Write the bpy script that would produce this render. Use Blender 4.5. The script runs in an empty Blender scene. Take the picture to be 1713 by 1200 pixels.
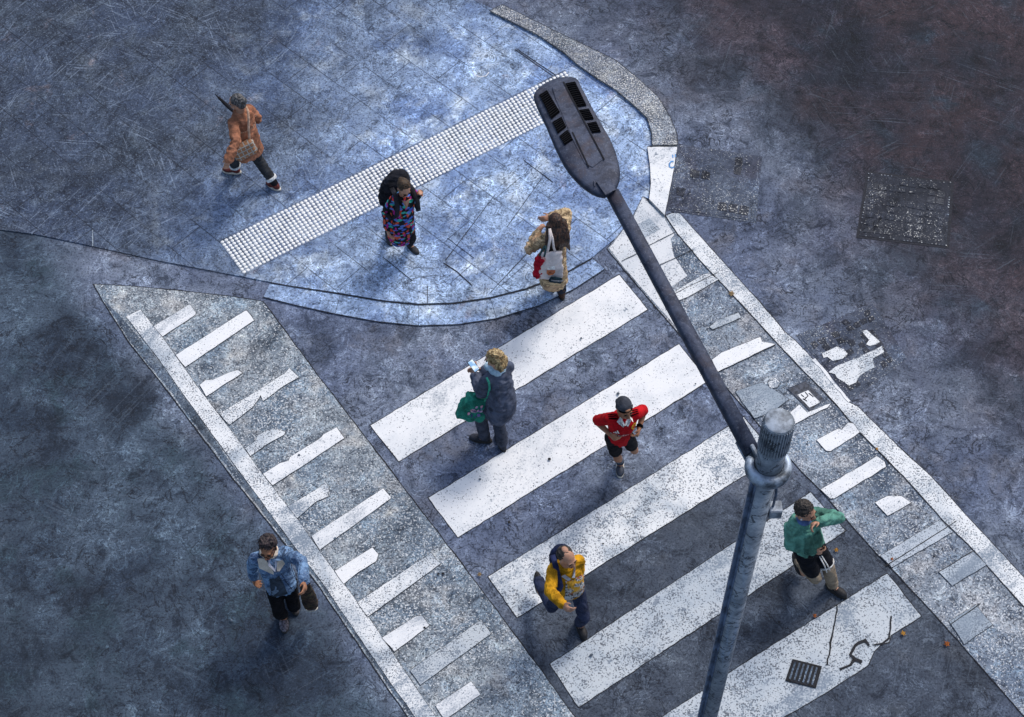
import bpy, bmesh, math, random
from mathutils import Vector as V, Matrix, noise as mnoise
from mathutils.bvhtree import BVHTree
from mathutils.geometry import tessellate_polygon
random.seed(7)
sc = bpy.context.scene
col = sc.collection
# ------------------------------------------------------------------ camera
K = 1.22                                   # metres per fitted unit
FOC, PHI, ROLL, H = 2800.72, 0.57267, -0.024, 13.75887 * K
d_ = V((0, math.sin(PHI), -math.cos(PHI))); r_ = V((1, 0, 0)); u_ = r_.cross(d_)
r2 = math.cos(ROLL) * r_ + math.sin(ROLL) * u_
u2 = -math.sin(ROLL) * r_ + math.cos(ROLL) * u_
def U(x, y, z=0.0):
    """point of the place at height z seen at photo position x, y"""
    v = d_ * FOC + r2 * (x - 856.5) - u2 * (y - 600)
    p = V((0, 0, H)) + v * ((z - H) / v.z)
    p.z = z
    return p
cam = bpy.data.cameras.new('camera'); co = bpy.data.objects.new('camera', cam); col.objects.link(co)
co.matrix_world = Matrix(((r2.x, u2.x, -d_.x, 0), (r2.y, u2.y, -d_.y, 0), (r2.z, u2.z, -d_.z, H), (0, 0, 0, 1)))
cam.sensor_width = 36; cam.lens = 36 * FOC / 1713; cam.clip_end = 2000
sc.camera = co

# ------------------------------------------------------------------ materials
class NB:
    def __init__(s, name, rough=.8, metal=0.0, spec=.3):
        s.m = bpy.data.materials.new(name); s.m.use_nodes = True; s.t = s.m.node_tree
        s.b = s.t.nodes['Principled BSDF']
        s.b.inputs['Roughness'].default_value = rough; s.b.inputs['Metallic'].default_value = metal
        s.b.inputs['Specular IOR Level'].default_value = spec
        s.co = s.t.nodes.new('ShaderNodeTexCoord').outputs['Object']
    def n(s, t): return s.t.nodes.new('ShaderNode' + t)
    def ln(s, a, b):
        if hasattr(a, 'is_output'): s.t.links.new(a, b)
        else:
            if b.type == 'RGBA' and not hasattr(a, '__len__'): a = (a, a, a, 1)
            elif b.type == 'RGBA' and len(a) == 3: a = (*a, 1)
            b.default_value = a
    def map(s, scale=(1, 1, 1), rot=0.0, loc=(0, 0, 0), vec=None):
        k = s.n('Mapping'); s.ln(vec or s.co, k.inputs['Vector']); k.inputs['Scale'].default_value = scale
        k.inputs['Rotation'].default_value = (0, 0, rot) if not hasattr(rot, '__len__') else rot
        k.inputs['Location'].default_value = loc
        return k.outputs[0]
    def noise(s, scale, detail=5, rough=.6, dist=0.0, vec=None):
        k = s.n('TexNoise'); s.ln(vec or s.co, k.inputs['Vector']); k.inputs['Scale'].default_value = scale
        k.inputs['Detail'].default_value = detail; k.inputs['Roughness'].default_value = rough; k.inputs['Distortion'].default_value = dist
        return k.outputs['Fac']
    def vor(s, scale, feat='F1', vec=None, out='Distance', rnd=1.0):
        k = s.n('TexVoronoi'); k.feature = feat; s.ln(vec or s.co, k.inputs['Vector']); k.inputs['Scale'].default_value = scale
        k.inputs['Randomness'].default_value = rnd
        return k.outputs[out]
    def step(s, f, a, b, lo=0.0, hi=1.0):
        k = s.n('MapRange'); k.interpolation_type = 'SMOOTHSTEP'; s.ln(f, k.inputs[0])
        for i, v in zip((1, 2, 3, 4), (a, b, lo, hi)): k.inputs[i].default_value = v
        return k.outputs[0]
    def op(s, o, a, b=0.0):
        k = s.n('Math'); k.operation = o; s.ln(a, k.inputs[0]); s.ln(b, k.inputs[1]); return k.outputs[0]
    def mix(s, f, a, b, mode='MIX'):
        k = s.n('Mix'); k.data_type = 'RGBA'; k.blend_type = mode
        s.ln(f, k.inputs[0]); s.ln(a, k.inputs[6]); s.ln(b, k.inputs[7]); return k.outputs[2]
    def iso(s, f, at, w):
        return s.step(s.op('ABSOLUTE', s.op('SUBTRACT', f, at)), w * .35, w, 1, 0)
    def sep(s, vec=None):
        k = s.n('SeparateXYZ'); s.ln(vec or s.co, k.inputs[0]); return k.outputs
    def done(s, c, h=None, st=.4, dist=.01):
        s.ln(c, s.b.inputs['Base Color'])
        if h is not None:
            k = s.n('Bump'); k.inputs['Strength'].default_value = st; k.inputs['Distance'].default_value = dist
            s.ln(h, k.inputs['Height']); s.t.links.new(k.outputs[0], s.b.inputs['Normal'])
        return s.m

def mottle(b, c, amt=1.0, lo=(0, 0, 0)):
    """fibrous light and dark staining in several sizes, with pale veins"""
    v = b.map(loc=lo)
    mul = lambda f, k, c: b.mix(b.op('MULTIPLY', f, amt), c, b.mix(1.0, c, k, 'MULTIPLY'))
    lt, dk = (1.9, 1.85, 1.7), (.3, .33, .38)
    m = b.noise(4.5, 10, .78, .8, v)
    c = mul(b.step(m, .5, .36), dk, c)
    c = mul(b.step(m, .52, .7), lt, c)
    n = b.noise(2.6, 6, .66, 1.6, v)
    c = mul(b.op('MULTIPLY', b.iso(n, .47, .022), b.step(b.noise(1.7, 5, .7, .4, v), .42, .6)), (2.0, 2.0, 1.9), c)
    n = b.noise(6.5, 5, .66, 1.4, v)
    c = mul(b.op('MULTIPLY', b.iso(n, .52, .03), b.step(b.noise(1.2, 5, .7, .4, b.map(loc=(lo[0] + 5, 2, 1))), .45, .6)), (1.8, 1.8, 1.75), c)
    big = b.noise(1.1, 7, .7, .6, b.map(loc=(lo[0] + 2, 7, 3)))
    return mul(b.step(big, .5, .36), (.45, .48, .52), c)
def grunge(b, c, dark=.75, light=(.42, .52, .66), amt=1.0, crack=1.0, mot=.8):
    """wear of the old ground: wandering hairline cracks, pale scuffs and scratches, grit"""
    c = mottle(b, c, mot)
    g1 = b.step(b.noise(.55, 3), .42, .58)
    n1 = b.noise(1.5, 5, .62, .6); n2 = b.noise(3.6, 4, .6, .9)
    k1 = b.op('MULTIPLY', b.iso(n1, .52, .007), g1)
    k2 = b.op('MULTIPLY', b.iso(n2, .5, .014), b.step(b.noise(.8, 2), .42, .58))
    k3 = b.op('MULTIPLY', b.iso(n1, .44, .006), b.step(b.noise(.7, 2, vec=b.map(loc=(9, 4, 0))), .5, .6))
    cr = b.op('MINIMUM', b.op('ADD', k1, b.op('ADD', k2, k3)), 1.0)
    for ang, sx, th, lo in ((.5, (1.3, 30, 1), .62, (3, 1, 0)), (1.9, (1.1, 34, 1), .62, (7, 2, 0)), (2.6, (1.6, 36, 1), .62, (1, 5, 0)), (1.2, (2.2, 44, 1), .62, (4, 4, 2)), (2.2, (.8, 40, 1), .61, (9, 1, 2)), (.1, (.9, 38, 1), .62, (6, 8, 1))):
        sn = b.noise(1.0, 2, .5, .5, vec=b.map(sx, 0, lo, b.map((1, 1, 1), ang)))
        gate = b.step(b.noise(.7, 3, .6, 0, b.map(loc=(lo[1] * 3, lo[0], 0))), .48, .64)
        c = b.mix(b.op('MULTIPLY', b.op('MULTIPLY', b.step(sn, th - .01, th + .07), .5 * amt), gate), c, light)
    sc1 = b.op('MULTIPLY', b.step(b.noise(9, 8, .75), .52, .72), b.step(b.noise(1.1, 4), .4, .7))
    c = b.mix(b.op('MULTIPLY', sc1, .6 * amt), c, light)
    gr = b.noise(45, 1, .7)
    c = b.mix(b.op('MULTIPLY', b.step(gr, .55, .75), .4 * amt), c, light)
    c = b.mix(b.op('MULTIPLY', b.step(b.noise(42, 1, .7, vec=b.map(loc=(3, 8, 1))), .5, .66), .55), c, (.01, .014, .025))
    c = b.mix(b.op('MULTIPLY', cr, dark * crack), c, (.008, .01, .018))
    h = b.op('SUBTRACT', b.op('ADD', b.noise(30, 6, .7), b.op('MULTIPLY', b.noise(4, 4), 1.5)), cr)
    return c, h

def tones(b, cs, scale=.7, lo=(0, 0, 0)):
    """three tones of the same ground in large irregular patches"""
    v = b.map(loc=lo)
    c = b.mix(b.step(b.noise(scale, 6, .62, .4, v), .38, .6), cs[0], cs[1])
    c = b.mix(b.step(b.noise(scale * 2.3, 8, .66, .3, v), .5, .68), c, cs[2])
    return c

def make_road():
    b = NB('asphalt', .85)
    c = tones(b, ((.115, .145, .23), (.175, .21, .29), (.14, .152, .2)), .6)
    x, y, z = b.sep()
    wob = b.op('MULTIPLY', b.op('SUBTRACT', b.noise(.45, 5, .6), .5), 3.0)
    # darker carriageway asphalt either side of the crossing, with vignette shading painted into its colour
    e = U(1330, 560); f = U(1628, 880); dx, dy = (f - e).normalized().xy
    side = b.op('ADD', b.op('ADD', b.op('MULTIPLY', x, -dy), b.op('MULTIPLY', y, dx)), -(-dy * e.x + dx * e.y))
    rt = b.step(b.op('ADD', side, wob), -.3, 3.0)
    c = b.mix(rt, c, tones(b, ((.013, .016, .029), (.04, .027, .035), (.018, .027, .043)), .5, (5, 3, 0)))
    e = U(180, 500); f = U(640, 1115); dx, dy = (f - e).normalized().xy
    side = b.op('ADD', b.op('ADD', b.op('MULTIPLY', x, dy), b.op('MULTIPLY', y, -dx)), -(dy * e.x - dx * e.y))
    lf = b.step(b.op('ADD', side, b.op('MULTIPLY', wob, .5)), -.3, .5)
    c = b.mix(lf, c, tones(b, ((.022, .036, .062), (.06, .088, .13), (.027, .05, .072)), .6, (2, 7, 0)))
    far = b.step(b.op('ADD', side, wob), 1.2, 4.2)  # vignette falloff further out on the left, painted into the asphalt colour
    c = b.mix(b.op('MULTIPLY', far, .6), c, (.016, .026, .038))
    g = U(1250, 1010)                         # darker patch of road under the lamp post side
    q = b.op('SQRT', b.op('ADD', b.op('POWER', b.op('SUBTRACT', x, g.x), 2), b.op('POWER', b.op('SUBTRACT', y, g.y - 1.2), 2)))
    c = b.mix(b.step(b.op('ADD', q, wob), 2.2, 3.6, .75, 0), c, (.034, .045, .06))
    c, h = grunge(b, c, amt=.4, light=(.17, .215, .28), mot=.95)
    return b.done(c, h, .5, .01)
def make_paving(name='paving', joints=True):
    b = NB(name, .8)
    c = tones(b, ((.17, .26, .48), (.34, .46, .68), (.54, .64, .78)), .8)
    x, y, z = b.sep()
    e = U(640, 120)
    wob = b.op('MULTIPLY', b.op('SUBTRACT', b.noise(.5, 5, .6), .5), 4.5)
    # vignette darkening painted into the slab colour towards the far left
    vig = b.step(b.op('ADD', b.op('ADD', b.op('MULTIPLY', x, .9), b.op('MULTIPLY', y, -.35)), wob), -9.4, -5.4, 1, 0)
    c = b.mix(b.op('MULTIPLY', vig, .92), c, tones(b, ((.03, .04, .058), (.042, .058, .095), (.066, .084, .108)), .9, (2, 2, 0)))
    c = b.mix(b.op('MULTIPLY', b.step(b.noise(1.3, 6, .7, .5, b.map(loc=(6, 1, 0))), .6, .72), .35), c, (.5, .36, .33))
    c, h = grunge(b, c, amt=.7, light=(.46, .56, .7), crack=.8, mot=.85)
    c = b.mix(b.op('MULTIPLY', vig, .62), c, b.mix(1.0, c, (.64, .68, .76), 'MULTIPLY'))
    if joints:
        k = b.n('TexBrick'); b.ln(b.map((1, 1, 1), -math.radians(46) + math.pi / 2), k.inputs['Vector'])
        for nm, v in (('Scale', 1), ('Mortar Size', .0065), ('Mortar Smooth', .1), ('Bias', 0), ('Brick Width', .98), ('Row Height', .47)): k.inputs[nm].default_value = v
        k.inputs['Color1'].default_value = (1, 1, 1, 1); k.inputs['Color2'].default_value = (.8, .83, .9, 1); k.inputs['Mortar'].default_value = (0, 0, 0, 1)
        c = b.mix(b.op('MULTIPLY', b.step(b.noise(.9, 3), .3, .55), .25), c, b.mix(1.0, c, k.outputs['Color'], 'MULTIPLY'))
        j = b.op('MULTIPLY', k.outputs['Fac'], b.step(b.noise(1.4, 3, vec=b.map(loc=(1, 2, 0))), .36, .54))
        c = b.mix(b.op('MULTIPLY', j, .6), c, (.012, .016, .03))
        h = b.op('SUBTRACT', h, b.op('MULTIPLY', k.outputs['Fac'], .8))
    return b.done(c, h, .45, .01)
def make_paint(name, speck=.5, grime=.3, base=(.83, .84, .86)):
    b = NB(name, .7)
    big = b.noise(1.6, 5, .65, .4)
    c = b.mix(b.op('MULTIPLY', b.step(big, .42, .68), min(1, grime * 1.2)), base, (.42, .48, .55))
    fine = b.noise(56, 1, .6)
    den = b.op('MULTIPLY', b.step(b.noise(3.2, 5, .7), .35, .72), .05 + .07 * speck)
    k = b.step(b.op('ADD', fine, den), .71 - .055 * speck, .79 - .055 * speck)
    c = b.mix(b.op('MULTIPLY', k, .85), c, (.05, .06, .085))
    f3 = b.noise(30, 3, .75, 0, b.map(loc=(5, 5, 2)))
    c = b.mix(b.op('MULTIPLY', b.step(b.op('ADD', f3, den), .66 - .03 * speck, .8 - .03 * speck), .6), c, (.3, .36, .43))
    sn = b.noise(1.0, 3, .5, .3, vec=b.map((2, 34, 1), 0, (0, 0, 0), b.map((1, 1, 1), -.62)))
    c = b.mix(b.op('MULTIPLY', b.step(sn, .66, .74), .3 + .3 * grime), c, (.4, .45, .52))
    wear = b.noise(1.4, 6, .72, .5, b.map((1.0, .45, 1), 0, (2, 3, 0), b.map((1, 1, 1), .9)))
    c = b.mix(b.op('MULTIPLY', b.step(b.op('ADD', wear, b.op('MULTIPLY', fine, .25)), .64, .8), min(1, .35 + grime)), c, (.2, .25, .32))
    chip = b.step(b.op('ADD', b.noise(7, 7, .75), b.op('MULTIPLY', big, .25)), .79 - .05 * grime, .81 - .05 * grime)
    c = b.mix(b.op('MULTIPLY', chip, .8), c, (.16, .2, .26))
    return b.done(c, fine, .25, .005)
def make_speckle(name, cs, lightc=(.66, .7, .74), bal=.5, tint=(.2, .3, .42), contrast=1.0):
    """exposed-aggregate concrete: salt-and-pepper grains over patchy tone"""
    b = NB(name, .85)
    c = tones(b, cs, .9, (3, 3, 0))
    c = b.mix(b.op('MULTIPLY', b.step(b.noise(2.2, 6, .7, .4, b.map(loc=(8, 8, 0))), .5, .68), .5), c, tint)
    c = mottle(b, c, 1.0, (4, 4, 1))
    f = b.noise(58, 1, .6)
    big = b.step(b.noise(1.3, 5, .6), .3, .7, -.05, .05)
    c = b.mix(b.op('MULTIPLY', b.step(b.op('ADD', f, big), .64 - .16 * bal, .74 - .16 * bal), .85 * contrast), c, lightc)
    f2 = b.noise(56, 1, .6, vec=b.map(loc=(4, 9, 2)))
    c = b.mix(b.op('MULTIPLY', b.step(f2, .52, .66), .75 * contrast), c, (.018, .024, .036))
    n1 = b.noise(2.1, 5, .6, .7)
    cr = b.op('MULTIPLY', b.iso(n1, .5, .008), b.step(b.noise(.9, 2), .5, .62))
    c = b.mix(b.op('MULTIPLY', cr, .6), c, (.02, .025, .035))
    return b.done(c, f, .5, .008)
def plain(name, c, rough=.7, metal=0.0, var=.25, scale=30, bump=.15, spec=.3):
    b = NB(name, rough, metal, spec)
    n = b.noise(scale, 5, .65)
    dk = tuple(v * (1 - var * 1.6) for v in c); lt = tuple(min(1, v * (1 + var * 1.3)) for v in c)
    return b.done(b.mix(b.step(n, .3, .7), dk, lt), n, bump, .005)
def cloth(name, c, var=.35, weave=1.0):
    b = NB(name, .92, 0, .15)
    n = b.noise(9, 6, .65, .4); f = b.noise(120, 2, .7)
    dk = tuple(v * (1 - var) for v in c); lt = tuple(min(1, v * (1 + var)) for v in c)
    cc = b.mix(b.step(n, .33, .67), dk, lt)
    cc = b.mix(b.op('MULTIPLY', b.step(f, .5, .7), .25 * weave), cc, tuple(min(1, v * 1.8 + .02) for v in c))
    fold = b.noise(1, 4, .6, 1.2, vec=b.map((14, 14, 34)))
    return b.done(cc, b.op('ADD', fold, b.op('MULTIPLY', f, .15)), .6, .015)
M = {}
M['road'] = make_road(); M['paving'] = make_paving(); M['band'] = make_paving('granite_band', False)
M['paint'] = make_paint('white_road_paint', .6, .3); M['paint_grit'] = make_paint('gritty_road_paint', 1.7, .78, (.78, .8, .82))
M['paint_worn'] = make_paint('worn_road_paint', 1.9, .95, (.52, .565, .61))
M['paint_grey'] = make_paint('greyed_road_paint', 1.7, .9, (.5, .55, .62))
M['paint_ghost'] = make_paint('faded_road_paint', 2.0, 1.0, (.3, .36, .43))
M['strip'] = make_speckle('exposed_aggregate', ((.14, .185, .245), (.26, .3, .345), (.37, .375, .385)), (.68, .71, .74), .5)
M['stripr'] = make_speckle('worn_aggregate', ((.14, .18, .25), (.24, .28, .34), (.33, .34, .37)), (.66, .69, .73), .45)
M['edge'] = make_speckle('dark_gutter_edge', ((.05, .07, .1), (.09, .12, .17), (.14, .17, .21)), (.42, .47, .52), .15)
M['kerb'] = make_speckle('granite_kerb', ((.13, .15, .2), (.2, .225, .27), (.27, .28, .29)), (.82, .81, .78), .5, (.2, .26, .36), 1.1)
M['palec'] = make_paint('pale_concrete', .8, .35, (.7, .72, .75))
M['tar'] = plain('tar', (.012, .014, .02), .75, var=.5)
M['cover'] = make_speckle('paver_infill', ((.062, .075, .115), (.085, .105, .15), (.055, .06, .09)), (.7, .72, .72), .02, (.05, .07, .12), .8)
M['iron'] = plain('cast_iron', (.05, .058, .08), .6, .3, .4, 22)
M['ironlight'] = plain('worn_iron_rim', (.14, .16, .2), .55, .3, .5, 30)
M['dome'] = plain('white_stud', (.86, .87, .88), .5, var=.06, scale=40)
M['tact'] = make_speckle('tactile_slab', ((.1, .14, .24), (.17, .22, .34), (.26, .32, .42)), (.5, .56, .64), .35, (.12, .18, .32), .9)

# ------------------------------------------------------------------ object helpers
def tag(o, label=None, cat=None, group=None, kind=None):
    for k, v in (('label', label), ('category', cat), ('group', group), ('kind', kind)):
        if v: o[k] = v
    return o
def link(name, me, mat=None, parent=None):
    o = bpy.data.objects.new(name, me); col.objects.link(o)
    if me is not None:
        for m in (mat if isinstance(mat, (list, tuple)) else [mat]):
            if m: me.materials.append(m)
    if parent: o.parent = parent
    return o
def empty(name, loc, label, cat, group=None):
    o = bpy.data.objects.new(name, None); col.objects.link(o); o.location = loc; o.empty_display_size = .2
    return tag(o, label, cat, group)
def smooth(me, on=True):
    me.polygons.foreach_set('use_smooth', [on] * len(me.polygons))

def dense(pts, closed=True, step=.12, wob=0.0):
    """resample a ground outline and let its edges wander a little"""
    out = []
    n = len(pts)
    for i in range(n if closed else n - 1):
        a, b = pts[i], pts[(i + 1) % n]
        k = max(1, int((b - a).length / step)) if wob else 1
        for j in range(k):
            p = a.lerp(b, j / k)
            if wob and j:
                w = mnoise.noise_vector(p * 7) * wob + mnoise.noise_vector(p * 31) * wob * .6
                p = p + V((w.x, w.y, 0))
            out.append(p)
    if not closed: out.append(pts[-1])
    return out
def sheet(name, px, z, mat, parent=None, rim=0.0, wob=0.0, skirt=0.0, rimmat=None, world=False):
    """flat piece of ground; rim = width of a dark edge joint; skirt = how far its sides go down"""
    P = [V((p.x, p.y, z)) for p in px] if world else [U(a, b, z) for a, b in px]
    area = sum(P[i].x * P[(i + 1) % len(P)].y - P[(i + 1) % len(P)].x * P[i].y for i in range(len(P)))
    if area < 0: P.reverse()
    P = dense(P, True, .07, wob)
    bm = bmesh.new()
    vs = [bm.verts.new(p) for p in P]
    n = len(vs)
    for t in tessellate_polygon([P]):
        try:
            f = bm.faces.new([vs[i] for i in t])
            f.normal_update()
            if f.normal.z < 0: f.normal_flip()
        except ValueError: pass
    if skirt:
        lo = [bm.verts.new(p - V((0, 0, skirt))) for p in P]
        for i in range(n): bm.faces.new((vs[i], lo[i], lo[(i + 1) % n], vs[(i + 1) % n])).material_index = 0
    if rim:
        outv, inv = [], []
        for i in range(n):
            e1 = (P[i] - P[i - 1]); e2 = (P[(i + 1) % n] - P[i]); e1.z = e2.z = 0
            e1 = e1.normalized(); e2 = e2.normalized()
            t = e1 + e2
            t = t.normalized() if t.length > 1e-5 else e1
            nn = V((t.y, -t.x, 0)); s = min(2.0, 1 / max(.4, nn.dot(V((e1.y, -e1.x, 0)))))
            w = rim * (.6 + .8 * abs(mnoise.noise(P[i] * 2.3)))
            outv.append(bm.verts.new(P[i] + nn * s * w - V((0, 0, .002)))); inv.append(bm.verts.new(P[i] - V((0, 0, .002))))
        for i in range(n):
            j = (i + 1) % n
            f = bm.faces.new((inv[i], outv[i], outv[j], inv[j])); f.material_index = 1
            f.normal_update()
            if f.normal.z < 0: f.normal_flip()
    me = bpy.data.meshes.new(name); bm.to_mesh(me); bm.free()
    return link(name, me, [mat, rimmat or M['tar']] if rim else mat, parent)
def ribbon(name, px, w, z, mat, parent=None, wob=0.0):
    P = dense([U(a, b, z) for a, b in px], False, .06, wob)
    bm = bmesh.new(); prev = None
    for i, p in enumerate(P):
        t = (P[min(i + 1, len(P) - 1)] - P[max(i - 1, 0)]).normalized()
        nn = V((-t.y, t.x, 0)) * w * .5 * (1 if not wob else .55 + .9 * abs(mnoise.noise(p * 5)))
        cur = (bm.verts.new(p - nn), bm.verts.new(p + nn))
        if prev: bm.faces.new((prev[0], cur[0], cur[1], prev[1]))
        prev = cur
    bmesh.ops.recalc_face_normals(bm, faces=bm.faces[:])
    if bm.faces and sum(f.normal.z for f in bm.faces) < 0: bmesh.ops.reverse_faces(bm, faces=bm.faces[:])
    me = bpy.data.meshes.new(name); bm.to_mesh(me); bm.free()
    return link(name, me, mat, parent)

# ------------------------------------------------------------------ ground
S = 'structure'
bm = bmesh.new(); bmesh.ops.create_grid(bm, x_segments=1, y_segments=1, size=400)
me = bpy.data.meshes.new('road'); bm.to_mesh(me); bm.free()
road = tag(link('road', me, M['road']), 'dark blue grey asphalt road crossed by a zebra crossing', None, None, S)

PAVE = [(-420, 330), (60, 392), (155, 412), (270, 437), (380, 458), (480, 477), (569, 490), (640, 502), (700, 508), (760, 506), (820, 497), (880, 482), (940, 459), (990, 431), (1030, 398), (1056, 365), (1075, 328),
        (1086, 333), (1089, 307), (1087, 274), (1083, 245), (1091, 243), (1091, 224), (1083, 197), (1061, 176), (1029, 149), (995, 128), (968, 109), (944, 88), (900, 58), (830, 18), (740, -25), (560, -80), (200, -150), (-420, -220)]
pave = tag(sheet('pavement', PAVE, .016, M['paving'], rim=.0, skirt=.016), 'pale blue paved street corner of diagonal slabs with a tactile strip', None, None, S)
# curved dropped kerb band, in separate stones
inner = [(452, 473), (492, 480), (569, 492), (640, 504), (700, 510), (760, 508), (820, 499), (880, 484), (940, 461), (990, 433)]
outer = [(440, 497), (500, 512), (560, 525), (630, 538), (700, 545), (765, 543), (830, 533), (900, 512), (960, 484), (1012, 450)]
bm = bmesh.new()
for i in range(len(inner) - 1):
    sub = 4
    for j in range(sub):
        q = []
        g0 = .012 if (j == 0 and i % 2 == 0) else 0; g1 = 0
        for (A, t) in ((inner, j / sub + g0), (outer, j / sub + g0), (outer, (j + 1) / sub - g1), (inner, (j + 1) / sub - g1)):
            a, b = U(*A[i], .012), U(*A[i + 1], .012)
            q.append(bm.verts.new(a.lerp(b, t)))
        bm.faces.new(q)
me = bpy.data.meshes.new('kerb_band'); bm.to_mesh(me); bm.free()
band = tag(link('kerb', me, M['band']), 'flush curved band of blue granite kerb stones', None, None, S)
ribbon('joint_line', inner, .016, .0195, M['tar'], band)
ribbon('joint_line', outer, .01, .0165, M['tar'], band)
# raised kerb curving round the far corner
ko = [(840, 8), (920, 48), (997, 85), (1029, 101), (1067, 131), (1101, 163), (1120, 195), (1132, 224), (1133, 242)]
ki = [(1091, 243), (1091, 224), (1083, 197), (1061, 176), (1029, 149), (995, 128), (968, 109), (944, 88), (900, 58), (820, 18)]
kerb = tag(sheet('kerb', ko + ki, .05, M['kerb'], rim=.012, skirt=.05), 'speckled pale granite kerb curving round the corner', None, None, S)
kb = sheet('kerb_stone', [(1083, 246), (1133, 246), (1124, 300), (1112, 360), (1086, 333), (1089, 307), (1087, 274)], .045, M['paint'], kerb, rim=.008, wob=.004, skirt=.045)
blue = plain('blue_marker', (.12, .3, .6), .6)
cpts = [(1127, 270), (1123, 270), (1120, 274), (1120, 279), (1124, 281), (1128, 279)]
ribbon('blue_mark', cpts, .022, .05, blue, kerb)
ribbon('blue_mark', [(1125, 259), (1126, 264)], .014, .05, blue, kerb); ribbon('blue_mark', [(1130, 258), (1130, 263)], .014, .05, blue, kerb)
# pavement seams and scuffs
for a in ([(862, 83), (900, 110), (935, 134)], [(866, 83), (904, 109), (939, 132)]): ribbon('joint_line', a, .012, .021, M['tar'], pave)
ribbon('joint_line', [(155, 385), (155, 412)], .012, .021, M['paint_ghost'], pave, .004)
ribbon('joint_line', [(155, 413), (230, 430), (300, 443), (380, 459)], .008, .021, M['tar'], pave, .01)
ribbon('chalk_mark', [(791, 118), (795, 126), (804, 129), (813, 127), (818, 121)], .012, .021, M['paint'], pave)
ribbon('joint_line', [(742, 440), (765, 455), (790, 478)], .018, .021, M['tar'], pave, .006)
for a in ([(745, 436), (829, 325), (905, 255)][:2], [(748, 398), (793, 432)], [(715, 478), (715, 508)], [(848, 380), (905, 300)], [(876, 268), (925, 305)], [(820, 490), (885, 420)], [(690, 470), (640, 430)]):
    ribbon('joint_line', a, .011, .021, M['tar'], pave, .002)
# tactile paving
tq = [(366, 403), (945, 117), (981, 171), (408, 460)]
tact = tag(sheet('tactile_paving', tq, .02, M['tact'], pave), 'tactile strip of white studs')
a0, a1, b0, b1 = [U(x, y, .021) for x, y in ((372, 405), (945, 122), (408, 455), (977, 170))]
bm = bmesh.new(); NR, NC = 12, 92
for i in range(NC):
    for j in range(NR):
        u, v = i / (NC - 1), j / (NR - 1)
        p = a0.lerp(a1, u).lerp(b0.lerp(b1, u), v)
        w = mnoise.noise_vector(p * 40) * .004
        p += V((w.x, w.y, 0)); r = .0235 * (1 + .12 * mnoise.noise(p * 55))
        rings = []
        for (rr, zz) in ((1, 0), (.85, .55), (.45, .95)):
            rings.append([bm.verts.new(p + V((math.cos(k * math.pi / 4) * r * rr, math.sin(k * math.pi / 4) * r * rr, zz * .008))) for k in range(8)])
        for q in range(2):
            for k in range(8): bm.faces.new((rings[q][k], rings[q][(k + 1) % 8], rings[q + 1][(k + 1) % 8], rings[q + 1][k]))
        bm.faces.new(rings[2])
me = bpy.data.meshes.new('tactile_studs'); bm.to_mesh(me); bm.free(); smooth(me)
tag(link('tactile_studs', me, M['dome'], tact), None, None, None, 'stuff')

# left strip with comb marking
ls = [(157, 476), (230, 480), (310, 488), (385, 496), (440, 505), (525, 620), (647, 780), (767, 937), (899, 1114), (985, 1232), (705, 1232), (625, 1115), (530, 975), (386, 794), (282, 655), (219, 576), (186, 525)]
lstrip = tag(sheet('gutter_strip', ls, .008, M['strip'], rim=.016, wob=.006, skirt=.008), 'speckled concrete strip with white comb markings left of the crossing', None, None, S)
sheet('dark_edge', [(172, 500), (219, 573), (286, 655), (390, 794), (534, 975), (628, 1113), (708, 1230), (728, 1230), (640, 1113), (550, 985), (444, 847), (380, 766), (318, 678), (262, 599), (200, 528)], .012, M['edge'], lstrip, wob=.01)
linew = [(211, 530), (235, 518), (273, 566), (338, 658), (383, 716), (439, 793), (497, 868), (535, 923), (575, 977), (615, 1031), (671, 1114), (750, 1230), (716, 1230), (634, 1114), (542, 979), (480, 897), (409, 800), (318, 675), (262, 596)]
sheet('edge_line', linew, .016, M['paint_grit'], lstrip, rim=.006, wob=.005)
teeth = [([(257, 546), (317, 509), (328, 524), (325, 528), (272, 563)], 'paint'), ([(294, 594), (412, 519), (425, 536), (310, 614)], 'paint'),
         ([(334, 644), (344, 636), (355, 636), (384, 623), (398, 619), (405, 624), (345, 663)], 'paint'),
         ([(367, 692), (432, 653), (477, 624), (484, 616), (500, 631), (477, 644), (440, 671), (436, 661), (432, 668), (423, 681), (384, 711)], 'paint_grit'),
         ([(410, 750), (428, 737), (431, 729), (447, 720), (463, 717), (477, 723), (476, 727), (445, 744), (419, 763)], 'paint_grit'),
         ([(440, 793), (468, 775), (483, 771), (485, 765), (537, 732), (541, 727), (563, 715), (576, 733), (456, 812)], 'paint'),
         ([(481, 847), (529, 819), (545, 807), (551, 817), (548, 831), (529, 839), (497, 867)], 'paint_grit'),
         ([(521, 897), (641, 817), (655, 833), (535, 920)], 'paint'), ([(560, 955), (623, 916), (633, 928), (629, 939), (601, 956), (575, 977)], 'paint'),
         ([(598, 1008), (721, 925), (737, 943), (615, 1032)], 'paint_grit'), ([(639, 1067), (696, 1031), (706, 1030), (718, 1046), (660, 1090)], 'paint'),
         ([(686, 1122), (805, 1037), (822, 1060), (703, 1146)], 'paint_worn'), ([(728, 1180), (788, 1140), (804, 1162), (744, 1204)], 'paint')]
for p, m in teeth: sheet('comb_marking', p, .0205, M[m], lstrip, rim=.006, wob=.006)
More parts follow.
